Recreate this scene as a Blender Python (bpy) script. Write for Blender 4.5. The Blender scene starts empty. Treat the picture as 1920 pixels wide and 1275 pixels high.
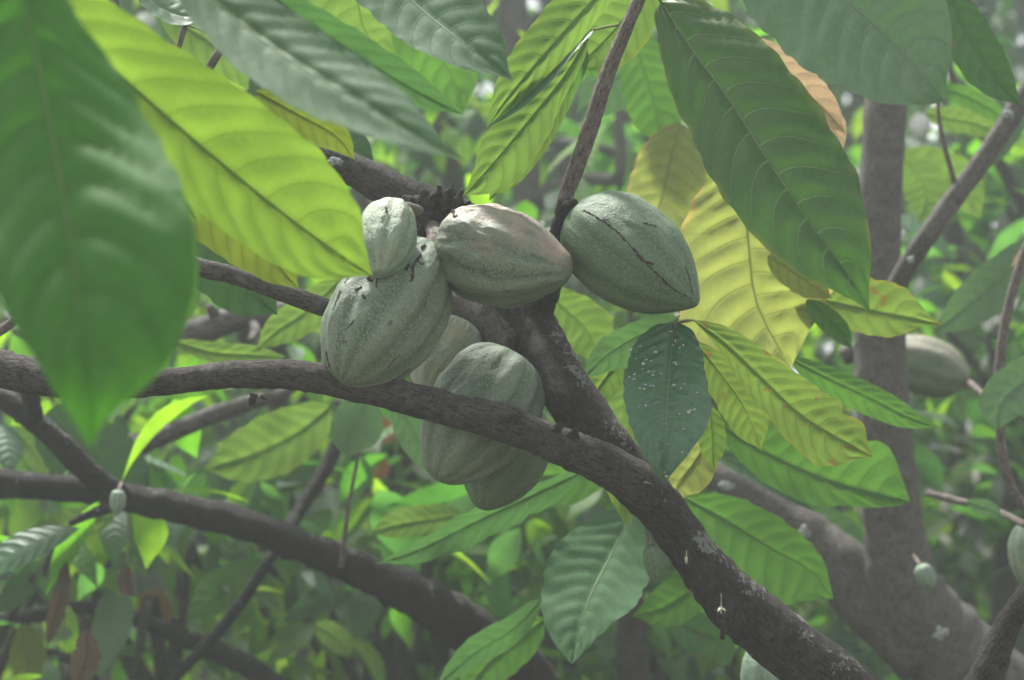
import bpy, bmesh, math, random
from mathutils import Vector, Matrix, noise
R = math.radians
sc = bpy.context.scene
COL = sc.collection

# ------------------------------------------------------------ camera, world, sun
CAM = Vector((0, 0, 1.5)); HF = R(30)
cd = bpy.data.cameras.new('camera'); cam = bpy.data.objects.new('camera', cd); COL.objects.link(cam)
cam.location = CAM; cam.rotation_euler = (R(90), 0, 0)
cd.sensor_width = 36; cd.lens = 18 / math.tan(HF / 2); cd.clip_start = 0.02; cd.clip_end = 2000
cd.dof.use_dof = True; cd.dof.focus_distance = 1.97; cd.dof.aperture_fstop = 4.5; cd.dof.aperture_blades = 9
sc.camera = cam
w = bpy.data.worlds.new('World'); sc.world = w; w.use_nodes = True
SUN_EL, SUN_AZ = 58, -28          # azimuth from +Y towards -X : behind the pods, to their left
nt = w.node_tree; nt.nodes.clear()
sky = nt.nodes.new('ShaderNodeTexSky'); sky.sky_type = 'NISHITA'; sky.sun_disc = False
sky.sun_elevation = R(SUN_EL); sky.sun_rotation = R(SUN_AZ); sky.air_density = 1.0; sky.dust_density = 2.5; sky.ozone_density = 1.0
hs = nt.nodes.new('ShaderNodeHueSaturation'); hs.inputs['Saturation'].default_value = 0.25
bgn = nt.nodes.new('ShaderNodeBackground'); bgn.inputs[1].default_value = 0.13
wo = nt.nodes.new('ShaderNodeOutputWorld')
nt.links.new(sky.outputs[0], hs.inputs['Color']); nt.links.new(hs.outputs[0], bgn.inputs[0]); nt.links.new(bgn.outputs[0], wo.inputs[0])
sl = bpy.data.lights.new('sun', 'SUN'); sl.energy = 4.0; sl.angle = R(8); sl.color = (1, 0.98, 0.94)
so = bpy.data.objects.new('sun', sl); COL.objects.link(so)
sd = Vector((math.sin(R(SUN_AZ)) * math.cos(R(SUN_EL)), math.cos(R(SUN_AZ)) * math.cos(R(SUN_EL)), math.sin(R(SUN_EL))))
so.rotation_euler = sd.to_track_quat('Z', 'Y').to_euler(); so.location = sd * 20
sc.view_settings.view_transform = 'Standard'; sc.view_settings.look = 'None'; sc.view_settings.gamma = 1
sc.view_settings.exposure = 1.2
sc.render.engine = 'CYCLES'
cy = sc.cycles; cy.use_denoising = True; cy.max_bounces = 8; cy.transmission_bounces = 5; cy.volume_bounces = 1
cy.diffuse_bounces = 3; cy.glossy_bounces = 2; cy.transparent_max_bounces = 6; cy.caustics_reflective = False; cy.caustics_refractive = False
cy.sample_clamp_indirect = 4

T2 = 2 * math.tan(HF / 2) / 1920
def S(d): return T2 * d                                   # metres covered by one photo unit at distance d
def P(x, y, d): return Vector(((x - 960) * S(d), d, 1.5 - (y - 637.5) * S(d)))

# ------------------------------------------------------------ object helpers
def tag(o, label=None, cat=None, group=None, kind=None):
    if label: o['label'] = label
    if cat: o['category'] = cat
    if group: o['group'] = group
    if kind: o['kind'] = kind
    return o
def empty(name, loc, label, cat, group=None):
    o = bpy.data.objects.new(name, None); COL.objects.link(o); o.location = loc; o.empty_display_size = .05
    return tag(o, label, cat, group)
def mesh_obj(name, verts, faces, mat, parent=None, smooth=True, attrs=None, uvs=None):
    me = bpy.data.meshes.new(name); me.from_pydata([tuple(v) for v in verts], [], faces)
    if smooth: me.polygons.foreach_set('use_smooth', [True] * len(me.polygons))
    for k, vals in (attrs or {}).items():
        a = me.attributes.new(k, 'FLOAT', 'POINT'); a.data.foreach_set('value', vals)
    for k, fn in (uvs or {}).items():
        u = me.uv_layers.new(name=k); flat = []
        for p in me.polygons:
            for li in p.loop_indices: flat.extend(fn(p.index, me.loops[li].vertex_index))
        u.data.foreach_set('uv', flat)
    for m in (mat if isinstance(mat, (list, tuple)) else [mat]): me.materials.append(m)
    me.update()
    o = bpy.data.objects.new(name, me); COL.objects.link(o)
    if parent:
        o.parent = parent; o.matrix_parent_inverse = Matrix.Translation(-parent.location) if parent.parent is None else Matrix()
    return o

# ------------------------------------------------------------ node helpers
class NT:
    def __init__(s, name):
        s.m = bpy.data.materials.new(name); s.m.use_nodes = True; s.t = s.m.node_tree; s.t.nodes.clear()
        s.out = s.t.nodes.new('ShaderNodeOutputMaterial')
    def n(s, typ, **kw):
        nd = s.t.nodes.new(typ)
        for k, v in kw.items():
            if k == 'ins':
                for a, b in v.items(): s.set(nd, a, b)
            else: setattr(nd, k, v)
        return nd
    def set(s, nd, a, b):
        sock = nd.inputs[a]
        if hasattr(b, 'is_output') or isinstance(b, bpy.types.NodeSocket): s.t.links.new(b, sock)
        elif isinstance(b, (tuple, list)) and len(b) == 3 and sock.type == 'RGBA': sock.default_value = (*b, 1)
        else: sock.default_value = b
    def math(s, op, a, b=0.0, c=0.0, clamp=False):
        nd = s.n('ShaderNodeMath', operation=op, use_clamp=clamp)
        s.set(nd, 0, a); s.set(nd, 1, b); s.set(nd, 2, c); return nd.outputs[0]
    def mix(s, f, a, b, blend='MIX'):
        nd = s.n('ShaderNodeMix', data_type='RGBA', blend_type=blend)
        s.set(nd, 0, f); s.set(nd, 6, a); s.set(nd, 7, b); return nd.outputs[2]
    def ss(s, x, lo, hi, a=0.0, b=1.0):
        nd = s.n('ShaderNodeMapRange', interpolation_type='SMOOTHSTEP')
        s.set(nd, 0, x); s.set(nd, 1, lo); s.set(nd, 2, hi); s.set(nd, 3, a); s.set(nd, 4, b); return nd.outputs[0]
    def noise(s, vec, scale, detail=4, rough=.55, dim='3D'):
        nd = s.n('ShaderNodeTexNoise', noise_dimensions=dim); s.set(nd, 'Scale', scale); s.set(nd, 'Detail', detail); s.set(nd, 'Roughness', rough)
        if vec is not None: s.t.links.new(vec, nd.inputs['Vector'])
        return nd.outputs['Fac']
    def mapv(s, vec, scale):
        nd = s.n('ShaderNodeMapping'); s.t.links.new(vec, nd.inputs[0]); nd.inputs['Scale'].default_value = scale; return nd.outputs[0]
    def bump(s, h, strength, dist, nrm=None):
        nd = s.n('ShaderNodeBump'); s.set(nd, 'Height', h); s.set(nd, 'Strength', strength); s.set(nd, 'Distance', dist)
        if nrm is not None: s.t.links.new(nrm, nd.inputs['Normal'])
        return nd.outputs[0]

def leaf_mat(name, c1, c2, trans, tf, vein, rough=.42, spec=.5, tip=None, blotch=None, blot_amt=0.0, vstr=.55, edge=None):
    t = NT(name)
    uv = t.n('ShaderNodeUVMap', uv_map='blade').outputs[0]; vv = t.n('ShaderNodeUVMap', uv_map='vein').outputs[0]
    sx = t.n('ShaderNodeSeparateXYZ'); t.t.links.new(uv, sx.inputs[0]); u, v = sx.outputs[0], sx.outputs[1]
    sv = t.n('ShaderNodeSeparateXYZ'); t.t.links.new(vv, sv.inputs[0]); s_, av = sv.outputs[0], sv.outputs[1]
    geo = t.n('ShaderNodeNewGeometry').outputs['Position']
    fr = t.math('FRACT', s_); dist = t.math('SUBTRACT', .5, t.math('ABSOLUTE', t.math('SUBTRACT', fr, .5)))
    wv = t.math('MULTIPLY_ADD', av, -.035, .05)
    side = t.math('MULTIPLY', t.ss(dist, 0, wv, 1, 0), t.ss(av, .8, 1, 1, .3))
    mid = t.ss(av, 0, t.math('MULTIPLY_ADD', u, -.028, .04), 1, 0)
    veins = t.math('MAXIMUM', side, mid)
    soft = t.ss(dist, 0, .35, 1, 0)
    lad = t.noise(t.mapv(vv, (.9, 26, 1)), 1.0, 3, .6)            # ladder of tertiary veins
    n1 = t.noise(geo, 22, 3); n2 = t.noise(geo, 160, 3)
    col = t.mix(t.ss(n1, .35, .68), c1, c2)
    col = t.mix(t.math('MULTIPLY', t.ss(n2, .4, .75), .35), col, tuple(min(1, k * 1.6 + .01) for k in c2))
    tc = t.mix(t.ss(n1, .3, .7), trans, tuple(k * .72 for k in trans))
    tc = t.mix(t.math('MULTIPLY', soft, .35), tc, tuple(k * .5 for k in trans))
    tc = t.mix(t.math('MULTIPLY', t.ss(lad, .55, .7), .22), tc, tuple(k * .5 for k in trans))
    if edge:
        e = t.math('MULTIPLY', t.ss(av, .86, 1.0), t.ss(n1, .4, .6)); col = t.mix(e, col, edge); tc = t.mix(e, tc, edge)
    if tip:
        e = t.ss(t.math('ADD', u, t.math('MULTIPLY', n1, .12)), .93, 1.0); col = t.mix(e, col, tip); tc = t.mix(e, tc, tip)
    if blotch:
        e = t.math('MULTIPLY', t.ss(t.noise(geo, 55, 2), .64, .7), blot_amt); col = t.mix(e, col, blotch); tc = t.mix(e, tc, blotch)
    col = t.mix(t.math('MULTIPLY', veins, vstr), col, vein); tc = t.mix(t.math('MULTIPLY', veins, .6), tc, tuple(k * .5 for k in trans))
    h = t.math('ADD', t.math('MULTIPLY', veins, -.7), t.math('MULTIPLY', lad, .5))
    h = t.math('ADD', h, t.math('MULTIPLY', n2, .25))
    nb = t.bump(h, .6, .0012)
    pb = t.n('ShaderNodeBsdfPrincipled'); t.set(pb, 'Base Color', col); t.set(pb, 'Normal', nb)
    t.set(pb, 'Roughness', t.ss(n2, .2, .8, rough - .06, rough + .12)); t.set(pb, 'Specular IOR Level', spec)
    tr = t.n('ShaderNodeBsdfTranslucent'); t.set(tr, 'Color', tc); t.set(tr, 'Normal', nb)
    mx = t.n('ShaderNodeMixShader'); t.set(mx, 0, tf); t.t.links.new(pb.outputs[0], mx.inputs[1]); t.t.links.new(tr.outputs[0], mx.inputs[2])
    t.t.links.new(mx.outputs[0], t.out.inputs[0]); return t.m

M = {}
M['dark'] = leaf_mat('leaf_dark_green', (.035, .095, .02), (.05, .125, .025), (.09, .25, .03), .30, (.22, .32, .15), .45, .45, vstr=.85, edge=(.15, .2, .03), blotch=(.14, .12, .03), blot_amt=.35)
M['front'] = leaf_mat('leaf_soft_green', (.045, .145, .022), (.06, .17, .03), (.09, .33, .02), .34, (.07, .13, .04), .6, .28)
M['yellow'] = leaf_mat('leaf_yellow_green', (.085, .18, .015), (.11, .21, .018), (.19, .32, .03), .56, (.08, .16, .015), .5, .3, vstr=.5)
M['lime'] = leaf_mat('leaf_lime', (.09, .19, .03), (.12, .22, .04), (.19, .33, .045), .5, (.10, .18, .02), .5, .3, edge=(.20, .26, .03))
M['limespot'] = leaf_mat('leaf_lime_spotted', (.11, .20, .025), (.14, .24, .035), (.23, .36, .05), .5, (.12, .2, .02), .5, .3, blotch=(.25, .1, .02), blot_amt=.6, edge=(.26, .26, .03))
M['mid'] = leaf_mat('leaf_mid_green', (.05, .15, .02), (.07, .18, .03), (.13, .32, .035), .42, (.06, .13, .03), .45, .35)
M['grey'] = leaf_mat('leaf_waxy_green', (.06, .12, .055), (.075, .14, .07), (.10, .26, .05), .34, (.05, .1, .04), .68, .2)
M['dull'] = leaf_mat('leaf_dull_green', (.06, .135, .055), (.07, .15, .065), (.08, .22, .05), .3, (.06, .12, .05), .75, .2)
M['pale'] = leaf_mat('leaf_matt_green', (.08, .16, .075), (.10, .18, .09), (.12, .28, .06), .28, (.16, .25, .13), .5, .5, vstr=.6)
M['wet'] = leaf_mat('leaf_wet_dark', (.04, .11, .045), (.055, .135, .06), (.06, .24, .04), .2, (.18, .29, .14), .36, .6, vstr=.9)
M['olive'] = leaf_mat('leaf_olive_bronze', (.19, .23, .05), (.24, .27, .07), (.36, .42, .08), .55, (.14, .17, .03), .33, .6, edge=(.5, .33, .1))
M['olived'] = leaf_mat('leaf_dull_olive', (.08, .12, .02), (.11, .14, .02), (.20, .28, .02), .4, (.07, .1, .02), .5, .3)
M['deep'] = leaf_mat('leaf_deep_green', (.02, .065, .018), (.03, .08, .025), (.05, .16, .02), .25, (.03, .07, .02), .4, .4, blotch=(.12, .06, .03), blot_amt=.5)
M['tan'] = leaf_mat('leaf_dying_tan', (.50, .36, .20), (.56, .42, .26), (.56, .40, .22), .4, (.6, .45, .3), .55, .3)
M['dry'] = leaf_mat('leaf_dry_brown', (.09, .065, .045), (.13, .09, .06), (.12, .08, .05), .15, (.1, .06, .03), .7, .15)
M['rust'] = leaf_mat('leaf_rust', (.30, .13, .05), (.38, .19, .09), (.5, .2, .07), .35, (.2, .1, .05), .6, .2)

def crown_mat(name, cols, tcols, tf=.54, rough=.5):
    t = NT(name)
    geo = t.n('ShaderNodeNewGeometry'); rnd = geo.outputs['Random Per Island']
    vv = t.n('ShaderNodeUVMap', uv_map='vein').outputs[0]
    sv = t.n('ShaderNodeSeparateXYZ'); t.t.links.new(vv, sv.inputs[0])
    dist = t.math('SUBTRACT', .5, t.math('ABSOLUTE', t.math('SUBTRACT', t.math('FRACT', sv.outputs[0]), .5)))
    n1 = t.noise(geo.outputs['Position'], 14, 3)
    def ramp(cs):
        r = t.n('ShaderNodeValToRGB'); r.color_ramp.interpolation = 'CONSTANT'
        el = r.color_ramp.elements
        while len(el) < len(cs): el.new(.5)
        for i, c in enumerate(cs): el[i].position = i / len(cs); el[i].color = (*c, 1)
        t.set(r, 0, rnd); return r.outputs[0]
    k = t.ss(n1, .3, .7, .75, 1.2)
    vm = t.n('ShaderNodeVectorMath', operation='SCALE'); t.t.links.new(ramp(cols), vm.inputs[0]); t.set(vm, 'Scale', k)
    vt = t.n('ShaderNodeVectorMath', operation='SCALE'); t.t.links.new(ramp(tcols), vt.inputs[0]); t.set(vt, 'Scale', k)
    nb = t.bump(t.ss(dist, 0, .4), .45, .003)
    pb = t.n('ShaderNodeBsdfPrincipled'); t.t.links.new(vm.outputs[0], pb.inputs['Base Color']); t.set(pb, 'Normal', nb); t.set(pb, 'Roughness', rough)
    tr = t.n('ShaderNodeBsdfTranslucent'); t.t.links.new(vt.outputs[0], tr.inputs[0])
    mx = t.n('ShaderNodeMixShader'); t.set(mx, 0, tf); t.t.links.new(pb.outputs[0], mx.inputs[1]); t.t.links.new(tr.outputs[0], mx.inputs[2])
    t.t.links.new(mx.outputs[0], t.out.inputs[0]); return t.m
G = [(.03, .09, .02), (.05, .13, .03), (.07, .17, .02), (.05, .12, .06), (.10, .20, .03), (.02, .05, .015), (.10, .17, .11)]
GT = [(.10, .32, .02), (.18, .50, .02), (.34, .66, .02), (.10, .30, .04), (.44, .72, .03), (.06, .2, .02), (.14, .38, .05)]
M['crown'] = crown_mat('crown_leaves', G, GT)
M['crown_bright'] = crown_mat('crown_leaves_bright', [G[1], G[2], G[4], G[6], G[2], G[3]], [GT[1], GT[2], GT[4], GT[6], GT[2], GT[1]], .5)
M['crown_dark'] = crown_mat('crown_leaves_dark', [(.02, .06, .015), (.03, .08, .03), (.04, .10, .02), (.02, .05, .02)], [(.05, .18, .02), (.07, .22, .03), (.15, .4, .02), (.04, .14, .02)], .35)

def bark_mat(name, c1, c2, lich=0.5, moss=0.0, bs=1.0):
    t = NT(name)
    uv = t.n('ShaderNodeUVMap', uv_map='bark').outputs[0]; geo = t.n('ShaderNodeNewGeometry').outputs['Position']
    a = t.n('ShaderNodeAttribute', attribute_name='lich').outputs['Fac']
    n1 = t.noise(geo, 45, 5, .65); n2 = t.noise(geo, 300, 4, .7)
    st = t.noise(t.mapv(uv, (60, 14, 1)), 5.5, 5, .7)            # furrows along the limb
    rg = t.noise(t.mapv(uv, (4, 110, 1)), 1.0, 3, .6)            # faint rings
    col = t.mix(t.ss(n1, .3, .7), c1, c2)
    col = t.mix(t.math('MULTIPLY', t.ss(st, .48, .6), .85), col, tuple(k * .35 for k in c1))
    col = t.mix(t.math('MULTIPLY', t.ss(n2, .52, .72), .5), col, tuple(min(1, k * 2.1) for k in c2))
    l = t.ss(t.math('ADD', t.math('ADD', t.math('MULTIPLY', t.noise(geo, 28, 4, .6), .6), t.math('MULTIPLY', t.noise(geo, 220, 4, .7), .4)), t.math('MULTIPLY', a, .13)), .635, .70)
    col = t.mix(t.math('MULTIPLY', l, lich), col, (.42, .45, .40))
    if moss: col = t.mix(t.math('MULTIPLY', t.ss(t.noise(geo, 18, 3), .5, .7), moss), col, (.06, .09, .04))
    h = t.math('ADD', t.math('MULTIPLY', st, .9), t.math('ADD', t.math('MULTIPLY', n2, .9), t.math('MULTIPLY', rg, .5)))
    pb = t.n('ShaderNodeBsdfPrincipled'); t.set(pb, 'Base Color', col); t.set(pb, 'Roughness', .8); t.set(pb, 'Specular IOR Level', .25)
    t.set(pb, 'Normal', t.bump(h, 1.0 * bs, .007)); t.t.links.new(pb.outputs[0], t.out.inputs[0]); return t.m
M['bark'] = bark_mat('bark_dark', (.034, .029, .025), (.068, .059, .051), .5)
M['barkg'] = bark_mat('bark_grey', (.10, .09, .08), (.16, .145, .13), .4, bs=.8)
M['twig'] = bark_mat('bark_twig', (.13, .10, .085), (.20, .165, .14), .25, bs=.6)
M['barkp'] = bark_mat('bark_plain', (.06, .052, .045), (.125, .11, .095), .12)
M['barkl'] = bark_mat('bark_light_grey', (.13, .12, .108), (.20, .185, .165), .3, bs=.8)
M['barkd'] = bark_mat('bark_black', (.018, .015, .013), (.033, .028, .024), .35)
M['barkb'] = bark_mat('bark_mossy', (.045, .037, .03), (.08, .068, .057), .5, .4)

def simple_mat(name, col, rough=.6, spec=.4, col2=None, sc_=80, bump=.0, trans=None):
    t = NT(name); geo = t.n('ShaderNodeNewGeometry').outputs['Position']; n = t.noise(geo, sc_, 4)
    pb = t.n('ShaderNodeBsdfPrincipled'); t.set(pb, 'Base Color', t.mix(t.ss(n, .35, .65), col, col2 or tuple(k * .6 for k in col)))
    t.set(pb, 'Roughness', rough); t.set(pb, 'Specular IOR Level', spec)
    if bump: t.set(pb, 'Normal', t.bump(n, .7, bump))
    t.t.links.new(pb.outputs[0], t.out.inputs[0]); return t.m
M['stalk'] = simple_mat('petiole_green', (.16, .22, .06), .5, .4, (.2, .17, .07))
M['rib'] = simple_mat('midrib_green', (.15, .24, .08), .45, .4, (.12, .19, .05))
M['riby'] = simple_mat('midrib_yellow_green', (.2, .34, .05), .45, .4, (.16, .28, .04))
M['scar'] = simple_mat('scar_brown', (.07, .045, .035), .9, .1, (.03, .02, .02), 300)
M['lich'] = simple_mat('lichen_white', (.34, .37, .36), .9, .1, (.17, .18, .165), 200, .001)
M['petal'] = simple_mat('petal_cream', (.40, .42, .29), .6, .3, (.30, .30, .18), 400)
M['thread'] = simple_mat('thread_grey', (.12, .11, .09), .7, .2)
g = NT('water'); gb = g.n('ShaderNodeBsdfPrincipled'); g.set(gb, 'Transmission Weight', 1.0); g.set(gb, 'IOR', 1.33); g.set(gb, 'Roughness', .0); g.set(gb, 'Base Color', (1, 1, 1)); gl = g.n('ShaderNodeBsdfGlossy'); g.set(gl, 'Roughness', .08); gm = g.n('ShaderNodeMixShader'); g.set(gm, 0, .25); g.t.links.new(gb.outputs[0], gm.inputs[1]); g.t.links.new(gl.outputs[0], gm.inputs[2]); g.t.links.new(gm.outputs[0], g.out.inputs[0]); M['water'] = g.m

def pod_mat(name, cgroove, cridge, bloom, flush=(.36, .235, .20), scars=.5, sthr=.66):
    t = NT(name); tc = t.n('ShaderNodeUVMap', uv_map='pod').outputs[0]; geo = t.n('ShaderNodeNewGeometry').outputs['Position']
    rd = t.n('ShaderNodeAttribute', attribute_name='ridge').outputs['Fac']; fl = t.n('ShaderNodeAttribute', attribute_name='flush').outputs['Fac']
    n1 = t.noise(geo, 60, 4, .6); n2 = t.noise(geo, 420, 3, .7); n3 = t.noise(geo, 900, 2, .6)
    col = t.mix(t.ss(t.math('ADD', rd, t.math('MULTIPLY', n1, .7)), .45, 1.1), cgroove, cridge)
    col = t.mix(t.math('MULTIPLY', t.ss(n2, .46, .62), .6), col, bloom)
    col = t.mix(t.math('MULTIPLY', t.ss(n3, .52, .64), .6), col, tuple(k * .5 for k in cgroove))
    col = t.mix(t.math('MULTIPLY', fl, t.ss(n1, .3, .6, .45, 1)), col, flush)
    sm = t.ss(t.noise(t.mapv(tc, (26, 7, 1)), 1.0, 3, .5), sthr, sthr + .025)
    col = t.mix(t.math('MULTIPLY', sm, scars), col, (.06, .045, .04))
    h = t.math('ADD', t.math('MULTIPLY', n1, .8), t.math('ADD', t.math('MULTIPLY', n2, .35), t.math('MULTIPLY', n3, .15)))
    pb = t.n('ShaderNodeBsdfPrincipled'); t.set(pb, 'Base Color', col); t.set(pb, 'Roughness', .5); t.set(pb, 'Specular IOR Level', .45)
    t.set(pb, 'Subsurface Weight', .0); t.set(pb, 'Normal', t.bump(h, 1.0, .0035)); t.t.links.new(pb.outputs[0], t.out.inputs[0]); return t.m
M['pod'] = pod_mat('pod_pale_green', (.08, .135, .07), (.165, .22, .14), (.26, .30, .225), scars=.0)
M['podscar'] = pod_mat('pod_scarred', (.072, .122, .06), (.155, .205, .13), (.26, .30, .22), scars=.85, sthr=.68)
M['poddark'] = pod_mat('pod_deep_green', (.062, .12, .05), (.10, .168, .08), (.17, .235, .145), scars=.25, sthr=.71)
M['podpale'] = pod_mat('pod_pale_waxy', (.22, .30, .19), (.32, .38, .29), (.42, .46, .38), flush=(.5, .42, .22), scars=0)
M['podyoung'] = pod_mat('pod_young', (.13, .22, .12), (.22, .31, .21), (.32, .39, .30), flush=(.42, .36, .22), scars=0)

# ------------------------------------------------------------ curve sampling
def catmull(pts, n):
    """pts: list of tuples of floats -> n interpolated tuples (centripetal-ish uniform Catmull-Rom by chord length)"""
    k = len(pts[0]); d = [0.0]
    for a, b in zip(pts, pts[1:]): d.append(d[-1] + max(1e-9, math.sqrt(sum((a[i] - b[i]) ** 2 for i in range(min(3, k))))))
    out = []
    for j in range(n):
        s = d[-1] * j / (n - 1); i = 0
        while i < len(pts) - 2 and s > d[i + 1]: i += 1
        t = (s - d[i]) / (d[i + 1] - d[i])
        p1, p2 = pts[i], pts[i + 1]
        def tang(q):
            if q <= 0: return [(pts[1][c] - pts[0][c]) / (d[1] - d[0]) for c in range(k)]
            if q >= len(pts) - 1: return [(pts[-1][c] - pts[-2][c]) / (d[-1] - d[-2]) for c in range(k)]
            return [(pts[q + 1][c] - pts[q - 1][c]) / (d[q + 1] - d[q - 1]) for c in range(k)]
        m1, m2 = tang(i), tang(i + 1); L = d[i + 1] - d[i]
        h00 = 2*t**3-3*t*t+1; h10 = t**3-2*t*t+t; h01 = -2*t**3+3*t*t; h11 = t**3-t*t
        out.append(tuple(h00*p1[c]+h10*L*m1[c]+h01*p2[c]+h11*L*m2[c] for c in range(k)))
    return out
def lin(prof, u):
    for (a, x), (b, y) in zip(prof, prof[1:]):
        if u <= b:
            t = (u - a) / max(1e-9, b - a); return x + (y - x) * t
    return prof[-1][1]
def smooth_prof(prof, n):
    c = catmull([(a, b) for a, b in prof], 400)
    out = []
    for j in range(n):
        u = j / (n - 1); best = 0
        for a, b in zip(c, c[1:]):
            if a[0] <= u <= b[0]:
                t = (u - a[0]) / max(1e-9, b[0] - a[0]); best = a[1] + (b[1] - a[1]) * t; break
        out.append(max(0, best))
    return out

def tube_mesh(name, pts, mat, parent, rough=.05, seg=20, step=.006, cap=True, seed=0, lichdir=(.3, 0, 1), knots=()):
    """pts: world (x, y, z, r)"""
    L = sum((Vector(a[:3]) - Vector(b[:3])).length for a, b in zip(pts, pts[1:]))
    n = max(6, min(260, int(L / step))); c = catmull(pts, n)
    V = []; F = []; A = []; UV = []
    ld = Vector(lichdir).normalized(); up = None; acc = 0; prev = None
    for i, q in enumerate(c):
        p = Vector(q[:3]); r = max(.0002, q[3])
        t = (Vector(c[min(i + 1, n - 1)][:3]) - Vector(c[max(i - 1, 0)][:3])).normalized()
        if up is None: up = t.orthogonal().normalized()
        up = (up - t * up.dot(t)).normalized(); sd_ = t.cross(up)
        if prev is not None: acc += (p - prev).length
        prev = p
        for j in range(seg):
            a = 2 * math.pi * j / seg; dr = up * math.cos(a) + sd_ * math.sin(a)
            q0 = p + dr * r
            nn = noise.noise(q0 * (0.6 / max(r, .004)) + Vector((seed, 0, 0))) * rough * 1.6 + noise.noise(q0 * 160 + Vector((0, seed, 0))) * rough * .7
            rr = r * (1 + nn)
            for (kp, kr, kh) in knots:
                dd = (q0 - kp).length / kr
                if dd < 1: rr += kh * (1 - dd * dd) ** 2 * (1 + .5 * noise.noise(q0 * 300))
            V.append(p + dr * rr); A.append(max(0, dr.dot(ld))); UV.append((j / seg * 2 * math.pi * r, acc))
    for i in range(n - 1):
        for j in range(seg):
            k = (j + 1) % seg; F.append((i * seg + j, i * seg + k, (i + 1) * seg + k, (i + 1) * seg + j))
    if cap:
        for e in (0, n - 1):
            V.append(Vector(c[e][:3])); A.append(0); UV.append((0, 0)); ci = len(V) - 1
            for j in range(seg):
                k = (j + 1) % seg; F.append((e * seg + j, e * seg + k, ci) if e else (e * seg + k, e * seg + j, ci))
    circ = 2 * math.pi
    def uvf(fi, vi): return UV[vi]
    return mesh_obj(name, V, F, mat, parent, attrs={'lich': A}, uvs={'bark': uvf})
def px(pts): return [(*P(x, y, d), r * S(d)) for x, y, d, r in pts]
def branch(name, pts, mat, parent, **kw): return tube_mesh(name, px(pts), M[mat], parent, **kw)

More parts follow.
